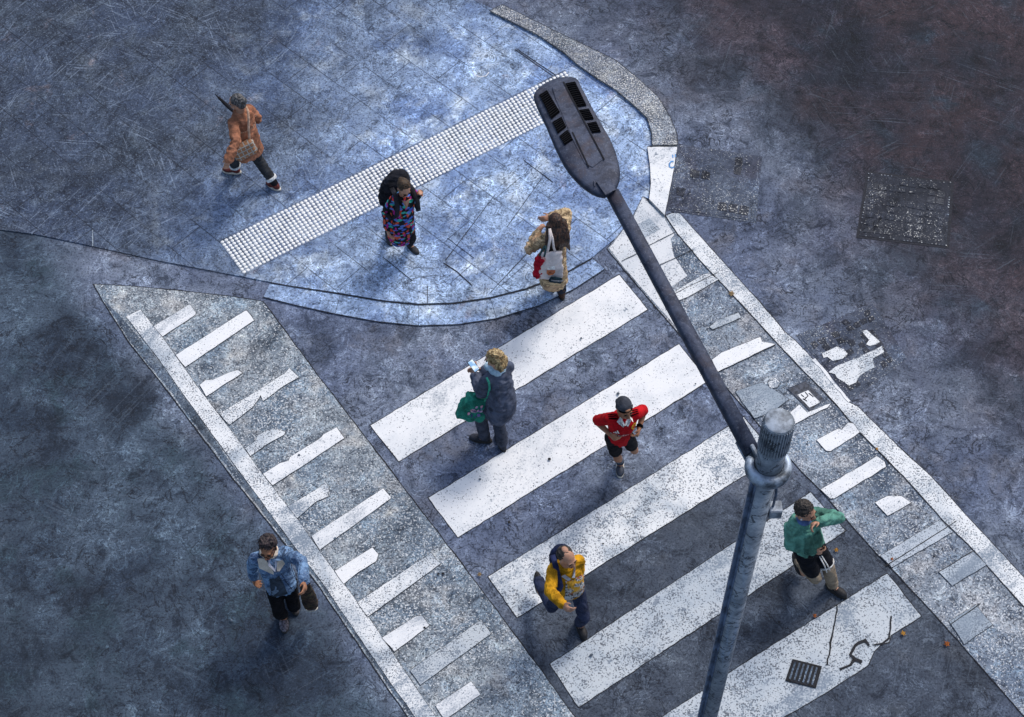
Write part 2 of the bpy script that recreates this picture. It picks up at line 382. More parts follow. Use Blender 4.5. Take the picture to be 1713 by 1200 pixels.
# zebra crossing
stripes = [([(620, 712), (1036, 460), (1083, 518), (667, 772)], 'paint'), ([(717, 833), (1136, 576), (1184, 638), (766, 899)], 'paint'),
           ([(817, 965), (1244, 698), (1297, 763), (865, 1033)], 'paint_grit'), ([(920, 1111), (1356, 824), (1414, 888), (968, 1183)], 'paint_worn'),
           ([(1030, 1250), (1240, 1113), (1484, 960), (1541, 1031), (1490, 1063), (1487, 1074), (1474, 1078), (1462, 1090), (1452, 1113), (1380, 1160), (1240, 1240)], 'paint_worn')]
for p, m in stripes: sheet('crossing_stripe', p, .006, M[m], road, rim=.012, wob=.008)
# right strip
rs = [(1075, 328), (1058, 363), (1016, 416), (1038, 443), (1069, 480), (1130, 551), (1202, 632), (1267, 707), (1340, 787), (1373, 820), (1433, 888), (1471, 930), (1499, 958), (1573, 1038), (1627, 1099), (1720, 1205), (1830, 1140), (1627, 920), (1573, 867), (1527, 815), (1480, 766), (1438, 724), (1401, 680), (1375, 652), (1347, 625), (1300, 575), (1247, 517), (1200, 468), (1174, 440), (1134, 393), (1112, 360)]
rstrip = tag(sheet('gutter_strip', rs, .008, M['stripr'], rim=.014, wob=.006, skirt=.008), 'worn grey concrete strip with broken white blocks right of the crossing', None, None, S)
sheet('pale_concrete', [(1075, 330), (1060, 363), (1019, 415), (1040, 443), (1070, 478), (1132, 548), (1138, 540), (1108, 490), (1150, 462), (1128, 430), (1122, 400), (1128, 393), (1110, 362)], .012, M['palec'], rstrip, wob=.008)
sheet('pale_slab', [(1062, 378), (1086, 365), (1105, 383), (1078, 398)], .016, M['paint_grey'], rstrip)
for a in ([(1083, 412), (1130, 388)], [(1040, 437), (1068, 423)], [(1098, 446), (1160, 418)], [(1202, 622), (1297, 577)], [(1111, 500), (1200, 456)], [(1480, 948), (1600, 872)], [(1570, 957), (1627, 923)], [(1590, 1045), (1640, 1010)]):
    ribbon('slab_joint', a, .012, .0215, M['tar'], rstrip, .004)
ew = [(1114, 361), (1124, 357), (1136, 357), (1247, 480), (1270, 505), (1312, 555), (1332, 572), (1360, 602), (1390, 637), (1417, 672), (1434, 680), (1503, 748), (1557, 797), (1627, 874), (1740, 995), (1740, 1045), (1627, 918), (1573, 865), (1527, 813), (1480, 764), (1438, 722), (1401, 678), (1375, 650), (1347, 623), (1300, 573), (1247, 515), (1208, 474), (1174, 438), (1134, 391)]
sheet('edge_line', ew, .016, M['paint_grit'], rstrip, rim=.014, wob=.006)
blocks = [([(1122, 492), (1177, 459), (1186, 458), (1202, 468), (1150, 497), (1124, 508)], 'paint_grit'), ([(1187, 547), (1200, 536), (1235, 523), (1240, 531), (1215, 542), (1192, 551)], 'paint_worn'),
          ([(1191, 602), (1207, 590), (1252, 572), (1272, 564), (1275, 572), (1297, 576), (1201, 622)], 'paint'), ([(1322, 690), (1337, 677), (1350, 690), (1362, 686), (1390, 675), (1384, 682), (1352, 697), (1330, 709)], 'paint'),
          ([(1366, 736), (1403, 717), (1408, 719), (1419, 707), (1428, 709), (1438, 723), (1429, 730), (1389, 755), (1382, 754)], 'paint'), ([(1373, 819), (1467, 763), (1480, 773), (1482, 781), (1396, 834), (1389, 834)], 'paint'),
          ([(1464, 841), (1485, 830), (1508, 830), (1524, 841), (1485, 863)], 'paint'), ([(1473, 930), (1573, 870), (1594, 890), (1492, 949)], 'paint_grey'), ([(1571, 957), (1627, 922), (1650, 945), (1593, 980)], 'paint_grey'),
          ([(1285, 640), (1297, 632), (1305, 640), (1300, 648), (1288, 650)], 'paint_grit'), ([(1588, 1040), (1632, 1012), (1660, 1045), (1613, 1078)], 'paint_ghost'),
          ([(1230, 655), (1275, 640), (1320, 668), (1290, 690), (1262, 700)], 'paint_ghost')]
for p, m in blocks: sheet('lane_block', p, .0205, M[m], rstrip, rim=.006, wob=.008)
# tar cracks and dark crumbs in the road and strip
def tarring(px, w=.05): ribbon('tar_crack', px, w, .012, M['tar'], road, .012)
tarring([(1400, 1011), (1397, 1040), (1389, 1075), (1384, 1113)], .022)
ring = [(1443 + (19 + 4 * math.sin(t * 1.7)) * math.cos(t * .55), 1090 + (16 + 3 * math.sin(t * 2.3)) * math.sin(t * .55)) for t in range(3, 11)]
ribbon('tar_crack', ring[::-1] , .05, .0125, M['tar'], road, .035)
tarring([(1491, 1031), (1490, 1050), (1487, 1068), (1476, 1077), (1462, 1079)], .028)
tarring([(1430, 1103), (1422, 1113), (1405, 1120)], .04)
for k in range(46):
    x, y = random.choice(((random.uniform(640, 1180), random.uniform(480, 1100)), (random.uniform(300, 860), random.uniform(520, 1100)), (random.uniform(1230, 1600), random.uniform(600, 1100))))
    r = random.uniform(1.0, 3.4)
    sheet('gum_spot', [(x + r * math.cos(t) * random.uniform(.7, 1.2), y + r * .85 * math.sin(t) * random.uniform(.7, 1.2)) for t in [i * .785 for i in range(8)]], .0245, random.choice((M['tar'], M['edge'], M['edge'])), road)

# ------------------------------------------------------------------ access covers
def lerp2(q, u, v): return q[0].lerp(q[1], u).lerp(q[3].lerp(q[2], u), v)
def cover(px, label, cells, tiles, rimdots=True, group=None, frame='cover'):
    q = [U(*p) for p in px]; c = sum(q, V()) / 4
    rt = empty('access_cover', (c.x, c.y, 0), label, 'manhole cover', group)
    L = [V((p.x - c.x, p.y - c.y, 0)) for p in q]
    def part(name, groups, par=rt):
        """one mesh of low blocks; groups of (outlines, bottom, top, material)"""
        bm = bmesh.new()
        for gi, (polys, z0, z1, m) in enumerate(groups):
            for poly in polys:
                a = [bm.verts.new((p.x, p.y, z1)) for p in poly]; b = [bm.verts.new((p.x, p.y, z0)) for p in poly]
                n = len(a); fs = [bm.faces.new(a)] + [bm.faces.new((a[i], b[i], b[(i + 1) % n], a[(i + 1) % n])) for i in range(n)]
                for f in fs: f.material_index = gi
        bmesh.ops.recalc_face_normals(bm, faces=bm.faces[:])
        me = bpy.data.meshes.new(name); bm.to_mesh(me); bm.free()
        return link(name, me, [g[3] for g in groups], par)
    part('frame', [([[lerp2(L, *uv) for uv in ((-.012, -.012), (1.012, -.012), (1.012, 1.012), (-.012, 1.012))]], .001, .0035, M[frame])])
    polys, rim = [], []
    nx, ny = cells
    for i in range(nx):
        for j in range(ny):
            u0, u1 = .06 + .88 * i / nx, .06 + .88 * (i + .8) / nx; v0, v1 = .06 + .88 * j / ny, .06 + .88 * (j + .8) / ny
            if random.random() < tiles: polys.append([lerp2(L, u + random.uniform(-.012, .012), v + random.uniform(-.012, .012)) for u, v in ((u0, v0), ((u0 + u1) / 2, v0 - .006), (u1, v0), (u1, v1), (u0, v1))])
    if rimdots:
        for i in range(26):
            t = (i + .2) / 26
            for uv in ((t, .02), (t, .965), (.015, t), (.965, t)):
                if random.random() < .4: rim.append([lerp2(L, uv[0] + a * .014, uv[1] + b * .012) for a, b in ((0, 0), (1, 0), (1, 1), (0, 1))])
    g = [([[lerp2(L, *uv) for uv in ((.02, .02), (.98, .02), (.98, .98), (.02, .98))]], .003, .007, M['coverd' if frame == 'cover3' else 'cover'])]
    if polys: g.append((polys, .0065, .012, M['cover2']))
    if rim: g.append((rim, .0065, .011, M['kerb']))
    part('plate', g)
    return rt, part, L, c
M['coverd'] = make_speckle('dark_infill', ((.02, .023, .035), (.032, .036, .05), (.026, .028, .04)), (.5, .5, .5), -.1, (.02, .025, .04), .6)
M['cover3'] = plain('dark_seat', (.02, .022, .032), .8)
M['cover2'] = make_speckle('worn_sett', ((.022, .026, .04), (.035, .04, .057), (.055, .058, .07)), (.7, .7, .68), .1, (.03, .036, .05), 1.0)
cover([(1137, 243), (1273, 263), (1263, 372), (1117, 352)], 'gritty square cover set in the asphalt beside the white kerb stone', (7, 6), .22, frame='cover')
cover([(1451, 288), (1594, 305), (1586, 415), (1434, 397)], 'dark cover with a grid of worn setts far out on the asphalt', (8, 8), .8, frame='cover3')
rt, part, L, c = cover([(1334, 562), (1460, 510), (1515, 600), (1424, 668)], 'tilted paver cover with white paint remains beside the long edge line', (9, 9), .3, False)
for poly in ([(1442, 554), (1450, 552), (1472, 572), (1466, 576), (1455, 579), (1449, 576), (1454, 569)], [(1375, 591), (1383, 588), (1400, 580), (1412, 585), (1418, 592), (1410, 600), (1393, 604), (1384, 597), (1378, 599)],
             [(1386, 623), (1400, 612), (1426, 602), (1452, 590), (1475, 579), (1479, 589), (1460, 600), (1463, 615), (1437, 630), (1432, 640), (1420, 645), (1400, 632), (1397, 626)]):
    o = sheet('paint_remains', poly, .0145, M['paint_grit'], rim=0, wob=.018)
    o.data.transform(Matrix.Translation((-c.x, -c.y, 0))); o.parent = rt
ribbon('paint_sliver', [(1361, 601), (1380, 622), (1400, 648), (1421, 672)], .05, .0215, M['paint'], rstrip, .012)
rt, part, L, c = cover([(1317, 652), (1347, 639), (1379, 670), (1355, 690)], 'small square hatch with white painted lid behind the lamp post', (1, 1), 0, False)
rt.children[0].location.z = .011; rt.children[1].location.z = .011; rt.children[1].data.materials[0] = M['iron']
o = sheet('painted_lid', [(1334, 661), (1352, 653), (1372, 673), (1354, 682)], .022, M['paint'], rim=.004, wob=.008)
o.data.transform(Matrix.Translation((-c.x, -c.y, 0))); o.parent = rt
for a in ([(1340, 660), (1345, 664)], [(1347, 656), (1352, 662), (1346, 668)], [(1353, 658), (1361, 664)], [(1343, 667), (1350, 671)]):
    o = ribbon('lid_mark', a, .012, .025, M['tar']); o.data.transform(Matrix.Translation((-c.x, -c.y, 0))); o.parent = rt
# drain at the lower edge
rt, part, L, c = cover([(1326, 1104), (1374, 1116), (1364, 1152), (1314, 1140)], 'dark slotted drain at the near edge of the crossing', (5, 1), 0, False)
rt.name = 'drain_cover'; rt['category'] = 'drain'; 
for ch in rt.children: ch.location.z = .012; ch.data.materials[0] = M['tar']
for i in range(6): part('drain_bar', [([[lerp2(L, *uv) for uv in ((.08 + .15 * i, .1), (.14 + .15 * i, .1), (.14 + .15 * i, .9), (.08 + .15 * i, .9))]], .018, .026, M['edge'])])

# leaves
lm = [plain('dry_leaf_' + n, c, .8) for n, c in (('ochre', (.42, .3, .16)), ('rust', (.5, .16, .04)), ('amber', (.6, .32, .06)))]
leaves = [(1223, 492, .075, 0, 'pale brown leaf on the inner edge of the long white line'), (1399, 921, .05, 2, 'amber curled leaf on dark asphalt right of the man in green'),
          (1363, 1031, .045, 1, 'rust leaf on the top edge of the nearest crossing stripe'), (1511, 1060, .055, 2, 'amber leaf on black asphalt past the end of the nearest stripe'),
          (1584, 1078, .06, 1, 'rust leaf scrap near the lower right end of the right strip'), (802, 962, .05, 0, 'tan leaf beside the lower left corner of the third stripe'),
          (1467, 752, .035, 2, 'tiny amber leaf in the joint of the long edge line'), (1062, 134, .045, 2, 'small amber leaf on the curved granite kerb'),
          (1492, 936, .035, 1, 'small rust leaf at the inner edge of the right strip')]
for x, y, r, mi, lab in leaves:
    p = U(x, y, .02); r *= .62; bm = bmesh.new(); a0_ = random.uniform(0, 6)
    star = [(1, .0), (.45, .45), (.6, .9), (.2, .5), (-.2, 1.0), (-.35, .4), (-1, .25), (-.5, -.1), (-.75, -.7), (-.15, -.4), (.3, -.9), (.4, -.3)]
    vs = [bm.verts.new((r * (math.cos(a0_) * u - math.sin(a0_) * v), r * (math.sin(a0_) * u + math.cos(a0_) * v), .006 + .012 * random.random())) for u, v in star]
    cvt = bm.verts.new((0, 0, .014)); 
    for i in range(12): bm.faces.new((vs[i], vs[(i + 1) % 12], cvt))
    bmesh.ops.solidify(bm, geom=bm.faces[:], thickness=.002)
    me = bpy.data.meshes.new('fallen_leaf'); bm.to_mesh(me); bm.free()
    o = link('fallen_leaf', me, lm[mi]); o.location = p; tag(o, lab, 'leaf', 'fallen leaves on the ground')
# ------------------------------------------------------------------ mesh builder
class Mb:
    def __init__(s): s.bm = bmesh.new()
    def loft(s, rings):
        """rings: lists of points with the same count; both ends capped"""
        R = [[s.bm.verts.new(p) for p in r] for r in rings]; n = len(R[0])
        for a, b in zip(R, R[1:]):
            for i in range(n): s.bm.faces.new((a[i], a[(i + 1) % n], b[(i + 1) % n], b[i]))
        s.bm.faces.new(R[0][::-1]); s.bm.faces.new(R[-1])
        return s
    def ell(s, c, r, rot=None, n=14):
        m = Matrix.Translation(c) @ (rot.to_4x4() if rot else Matrix()) @ Matrix.Diagonal((*r, 1))
        bmesh.ops.create_uvsphere(s.bm, u_segments=n, v_segments=n - 4, radius=1, matrix=m); return s
    def cone(s, a, b, ra, rb, n=14):
        a, b = V(a), V(b); d = b - a
        if d.length < 1e-5: return s
        q = d.to_track_quat('Z', 'Y'); x, y = q @ V((1, 0, 0)), q @ V((0, 1, 0))
        s.loft([[p + x * r * math.cos(t * 2 * math.pi / n) + y * r * math.sin(t * 2 * math.pi / n) for t in range(n)] for p, r in ((a, ra), (b, rb))]); return s
    def chain(s, pts, rs, n=14):
        for p, r in zip(pts, rs): s.ell(p, (r, r, r), None, n)
        for i in range(len(pts) - 1): s.cone(pts[i], pts[i + 1], rs[i], rs[i + 1], n)
        return s
    def box(s, c, ax, h, bev=0.0):
        c = V(c); r = bmesh.ops.create_cube(s.bm, size=2, matrix=Matrix.Translation(c) @ Matrix((V(ax[0]), V(ax[1]), V(ax[2]))).transposed().to_4x4() @ Matrix.Diagonal((*h, 1)))
        if bev:
            es = list({e for v in r['verts'] for e in v.link_edges}); bmesh.ops.bevel(s.bm, geom=es, offset=bev, segments=2, affect='EDGES')
        return s
    def tube(s, pts, r, n=8):
        pts = [V(p) for p in pts]; rings = []
        for i, p in enumerate(pts):
            t = (pts[min(i + 1, len(pts) - 1)] - pts[max(i - 1, 0)]).normalized(); q = t.to_track_quat('Z', 'Y')
            rr = r[i] if hasattr(r, '__len__') else r
            rings.append([p + (q @ V((math.cos(k * 2 * math.pi / n), math.sin(k * 2 * math.pi / n), 0))) * rr for k in range(n)])
        return s.loft(rings)
    def strap(s, pts, wdir, w, t):
        pts = [V(p) for p in pts]; rings = []
        for i, p in enumerate(pts):
            d = (pts[min(i + 1, len(pts) - 1)] - pts[max(i - 1, 0)]).normalized(); a = (wdir - d * wdir.dot(d)).normalized(); b = d.cross(a)
            rings.append([p + a * w * x + b * t * y for x, y in ((-.5, -.5), (.5, -.5), (.5, .5), (-.5, .5))])
        return s.loft(rings)
    def out(s, name, mat, parent=None, voxel=0, sm=4, wr=None, flat=False):
        bmesh.ops.recalc_face_normals(s.bm, faces=s.bm.faces[:])
        me = bpy.data.meshes.new(name); s.bm.to_mesh(me); s.bm.free()
        if voxel:
            t = bpy.data.objects.new('tmp', me); col.objects.link(t)
            m = t.modifiers.new('r', 'REMESH'); m.mode = 'VOXEL'; m.voxel_size = voxel; m.use_smooth_shade = True
            if sm: k = t.modifiers.new('s', 'SMOOTH'); k.factor = .5; k.iterations = sm
            dg = bpy.context.evaluated_depsgraph_get(); nm = bpy.data.meshes.new_from_object(t.evaluated_get(dg))
            bpy.data.objects.remove(t); bpy.data.meshes.remove(me); me = nm; me.name = name; me.materials.clear()
            if wr:
                amp, f = wr; N = [v.normal.copy() for v in me.vertices]
                for v, nn in zip(me.vertices, N):
                    p = v.co; w = mnoise.noise_vector(p * f * .5) * .35
                    a = mnoise.noise(V((p.x * f, p.y * f, p.z * f * 1.9)) + w * 4); b = mnoise.noise(V((p.x * f * 2.3 + 5, p.y * f * 2.3, p.z * f * 4)) + w * 5)
                    v.co = p + nn * amp * (1 - 2 * abs(a) + .5 * b - .55)
        if not flat: smooth(me)
        return link(name, me, mat, parent)

# ------------------------------------------------------------------ street lamp
LZ = 7.5
steel = NB('weathered_steel', .55, .25)
n_ = steel.noise(3.5, 7, .7, .6); c_ = steel.mix(steel.step(n_, .35, .65), (.19, .225, .28), (.4, .45, .53))
c_ = steel.mix(steel.op('MULTIPLY', steel.step(steel.noise(1, 3, .6, .4, steel.map((9, 9, 1.2))), .56, .7), .5), c_, (.34, .46, .66))
c_ = steel.mix(steel.op('MULTIPLY', steel.step(steel.noise(14, 7, .78, .6), .48, .64), .6), c_, (.06, .08, .11))
c_ = steel.mix(steel.op('MULTIPLY', steel.iso(steel.noise(5, 4, .6, .6), .5, .02), .8), c_, (.03, .035, .05))
c_ = steel.mix(steel.op('MULTIPLY', steel.step(steel.noise(40, 4, .75), .55, .72), .5), c_, (.45, .5, .56))
M['steel'] = steel.done(c_, n_, .3, .01)
dk = NB('dark_cast_metal', .6, .15)
n_ = dk.noise(9, 7, .75, .5); c_ = dk.mix(dk.step(n_, .36, .64), (.02, .026, .05), (.06, .076, .125))
c_ = dk.mix(dk.op('MULTIPLY', dk.step(dk.noise(3, 6, .7, .5, dk.map(loc=(4, 1, 2))), .52, .66), .6), c_, (.06, .046, .054))
c_ = dk.mix(dk.op('MULTIPLY', dk.step(dk.noise(60, 3, .8), .55, .7), .35), c_, (.22, .24, .3))
M['dkmetal'] = dk.done(c_, n_, .25, .01)
M['black'] = plain('black_plastic', (.003, .003, .004), .9, spec=.02)
M['fin'] = plain('fin_edge', (.016, .017, .022), .7, spec=.1)
M['rail'] = plain('blue_rail', (.12, .17, .27), .5, .3, .4, 8)
M['caplight'] = plain('pale_cap', (.27, .31, .37), .6, .1, .4, 12)
M['collar'] = plain('worn_collar', (.3, .36, .45), .5, .2, .5, 9)
top = U(1303, 706, LZ); PX, PY = top.x, top.y
lamp = empty('street_lamp', (PX, PY, 0), 'tall grey blue lamp post with a long arm and vented lamp head over the crossing', 'street lamp')
def cyl(mb, z0, z1, r0, r1, n=32, c=(0, 0)): mb.loft([[V((c[0] + r * math.cos(t * 2 * math.pi / n), c[1] + r * math.sin(t * 2 * math.pi / n), z)) for t in range(n)] for z, r in ((z0, r0), (z1, r1))])
ZC = 6.9                                       # collar height
mb = Mb(); cyl(mb, 0, .02, .3, .3); cyl(mb, .02, .05, .26, .2); mb.out('base_plate', M['steel'], lamp, flat=True)
mb = Mb(); cyl(mb, .05, ZC, .074, .074); mb.out('pole', M['steel'], lamp)
LW = V((-1, .1, 0)).normalized(); LF = V((-.1, -1, 0))
mb = Mb()
for o_ in (.098, .066):
    mb.box((LW.x * o_ + LF.x * .03, LW.y * o_ + LF.y * .03, 3.4), (LW, LF, (0, 0, 1)), (.007, .02, 3.36))
mb.box((LW.x * .082 + LF.x * .03, LW.y * .082 + LF.y * .03, 3.4), (LW, LF, (0, 0, 1)), (.012, .008, 3.35)); mb.out('cable_rail', M['rail'], lamp, flat=True)
# open clamp collar
mb = Mb(); n = 40; prof = [(.103, -.05), (.142, -.055), (.158, -.02), (.158, .03), (.142, .06), (.1, .055)]
a_s, a_e = math.radians(-205), math.radians(28)
mb.loft([[V((r * math.cos(a), r * math.sin(a), ZC + z)) for r, z in prof] for a in [a_s + (a_e - a_s) * i / n for i in range(n + 1)]]); mb.out('collar', M['collar'], lamp)
mb = Mb(); cyl(mb, ZC - .02, 7.17, .094, .096); mb.out('upper_pole', M['steel'], lamp)
mb = Mb(); cyl(mb, 7.17, LZ, .094, .094)
for i in range(34):
    a = i * 2 * math.pi / 34; mb.box((.098 * math.cos(a), .098 * math.sin(a), (7.19 + LZ) / 2), ((math.cos(a), math.sin(a), 0), (-math.sin(a), math.cos(a), 0), (0, 0, 1)), (.007, .0038, (LZ - 7.2) / 2))
mb.out('ribbed_head', M['steel'], lamp, flat=True)
mb = Mb(); cyl(mb, LZ - .004, LZ + .006, .1, .1); cyl(mb, LZ + .004, LZ + .014, .1, .088); mb.out('top_cap', M['caplight'], lamp)
mb = Mb()
for i in range(40):
    a = i * 2 * math.pi / 40; mb.ell(V((.097 * math.cos(a), .097 * math.sin(a), 7.165)), (.0045, .0045, .006), None, 8)
mb.out('rivet', M['collar'], lamp)
LB = V((PX, PY, 0))
def Lp(x, y, z): return U(x, y, z) - LB
# arm
A0, A1 = Lp(1258, 757, ZC + .02), Lp(1024, 322, LZ - .04)
ad = (A1 - A0).normalized(); aw = V((ad.y, -ad.x, 0)).normalized(); au = aw.cross(ad)
mb = Mb()
def rect(c, w, h, b=.25):
    q = [(-1, -1 + b), (-1, 1 - b), (-1 + b, 1), (1 - b, 1), (1, 1 - b), (1, -1 + b), (1 - b, -1), (-1 + b, -1)]
    return [c + aw * w * x + au * h * y for x, y in q]
mb.loft([rect(A0.lerp(A1, t), .05 - .005 * t, .046 - .01 * t) for t in (0, .25, .5, .75, 1.0)]); mb.out('arm', M['dkmetal'], lamp)
mb = Mb(); mb.box(A0 + ad * -.06 + au * -.01, (ad, aw, au), (.1, .012, .085), .004); mb.box(A0 + ad * -.02 - au * .06, (ad, aw, au), (.14, .05, .012), .003); mb.out('arm_bracket', M['collar'], lamp, flat=True)
# lamp head
HO = [(105, 270), (118, 240), (135, 220), (165, 193), (200, 170), (250, 147), (300, 132), (350, 127), (400, 128), (430, 136), (450, 154), (470, 200), (515, 285), (560, 370), (605, 450), (650, 530), (685, 588), (715, 650), (738, 705), (755, 765), (768, 820), (774, 870), (770, 915), (758, 950), (735, 1000), (700, 1030), (655, 1046), (605, 1035), (560, 1015), (505, 978), (455, 935), (410, 888), (370, 840), (332, 782), (300, 720), (268, 655), (240, 590), (215, 530), (190, 470), (165, 420), (140, 365), (115, 310)]
hp = lambda x, y, z=LZ: Lp(870 + x / 4.617, 100 + y / 4.617, z)
cH = sum((hp(*p) for p in HO), V()) / len(HO)
def hring(sc_, z): return [V((cH.x + (hp(*p).x - cH.x) * sc_, cH.y + (hp(*p).y - cH.y) * sc_, z)) for p in HO]
mb = Mb(); mb.loft([hring(.8, LZ - .1), hring(.95, LZ - .075), hring(1.0, LZ - .035), hring(1.0, LZ - .012), hring(.985, LZ), hring(.93, LZ + .007), hring(.6, LZ + .016)][:7]); mb.out('lamp_housing', M['dkmetal'], lamp)
head = lamp.children[-1]
def hquad(q, z, sc_=1): return [hp(x, y, z) for x, y in q]
def slab(mb, q, z0, z1): mb.loft([hquad(q, z0), hquad(q, z1)])
mb = Mb(); slab(mb, [(250, 215), (330, 165), (395, 285), (455, 385), (520, 500), (640, 770), (560, 830), (500, 800), (420, 640), (370, 530), (318, 400), (275, 300)], LZ, LZ + .021); mb.out('spine', M['dkmetal'], head, flat=True)
mb = Mb(); 
for q in ([(330, 172), (340, 168), (655, 768), (646, 774)], [(400, 560), (409, 556), (535, 825), (527, 830)]): slab(mb, q, LZ + .01, LZ + .026)
mb.out('ridge', M['fin'], head, flat=True)
vents = [[(148, 272), (208, 234), (308, 405), (242, 458)], [(250, 480), (320, 440), (357, 520), (292, 572)], [(303, 590), (365, 540), (410, 618), (345, 660)], [(350, 182), (425, 168), (513, 352), (447, 366)], [(455, 388), (530, 376), (570, 455), (500, 468)], [(515, 490), (588, 476), (625, 556), (560, 567)]]
for q in vents:
    mb = Mb(); slab(mb, q, LZ + .004, LZ + .0225); v = mb.out('vent', M['black'], head, flat=True)
    mb = Mb(); ln_ = math.hypot(q[3][0] - q[0][0], q[3][1] - q[0][1]); k = max(6, int(ln_ / 17))
    for i in range(1, k):
        t = i / k; a = [(q[0][j] * (1 - t) + q[3][j] * t) for j in (0, 1)]; b = [(q[1][j] * (1 - t) + q[2][j] * t) for j in (0, 1)]
        mb.strap([hp(*a, LZ + .024), hp(*b, LZ + .024)], V((0, 0, 1)), .012, .0022)
    mb.out('fin', M['fin'], v, flat=True)
mb = Mb(); slab(mb, [(590, 942), (690, 910), (742, 1003), (715, 1015), (660, 1045)], LZ - .06, LZ + .026); slab(mb, [(568, 935), (580, 930), (583, 972), (572, 975)], LZ, LZ + .02); mb.out('arm_clamp', M['dkmetal'], lamp, flat=True)
mb = Mb(); slab(mb, [(300, 300), (500, 260), (660, 620), (520, 720)], LZ - .118, LZ - .095); mb.out('lens', plain('lens_glass', (.6, .63, .65), .2), head, flat=True)
# junction box on the pole
jc = Lp(1285, 862, 6.2); jd = V((jc.x, jc.y, 0)).normalized(); js = V((-jd.y, jd.x, 0))
jb = jd * .1
mb = Mb(); mb.box((jb.x + jd.x * .02, jb.y + jd.y * .02, 6.28), (jd, js, (0, 0, 1)), (.045, .045, .055), .006); jbx = mb.out('junction_box', M['caplight'], lamp, flat=True)
mb = Mb(); mb.tube([V((jb.x, jb.y, 6.33)), V((jb.x, jb.y, 6.5)), V((jb.x * .9, jb.y * .9, 6.62))], .01); mb.out('conduit', M['rail'], jbx)
# ------------------------------------------------------------------ people
def skinmat(name, c):
    b = NB(name, .55, 0, .35); n = b.noise(14, 5, .6)
    c2 = b.mix(b.step(n, .3, .7), tuple(v * .75 for v in c), tuple(min(1, v * 1.2) for v in c))
    return b.done(b.mix(b.op('MULTIPLY', b.step(b.noise(60, 3, .7), .5, .7), .3), c2, (c[0] * .9, c[1] * .6, c[2] * .55)), n, .15, .004)
def hairmat(name, c, lt, sc_=60):
    b = NB(name, .5, 0, .4)
    n = b.noise(1, 4, .65, .5, b.map((sc_, sc_, 9)))
    return b.done(b.mix(b.step(n, .38, .66), c, lt), n, .8, .01)
M['skin'] = skinmat('skin_light', (.46, .25, .17)); M['skin2'] = skinmat('skin_tan', (.32, .15, .085)); M['skin3'] = skinmat('skin_pale', (.52, .31, .23))
M['eye'] = plain('eye_dark', (.015, .012, .012), .3, bump=0); M['lip'] = plain('lips', (.3, .1, .085), .5, bump=0)
M['brow'] = plain('brow_hair', (.02, .015, .012), .8)
def ik(a, t, l1, l2, pole):
    d = t - a; L = d.length
    if L > (l1 + l2) * .985: d *= (l1 + l2) * .985 / L; t = a + d; L = d.length
    x = (l1 * l1 - l2 * l2 + L * L) / (2 * L); h = math.sqrt(max(0, l1 * l1 - x * x))
    n = d / L; p = pole - n * pole.dot(n); p = p.normalized()
    return a + n * x + p * h, t
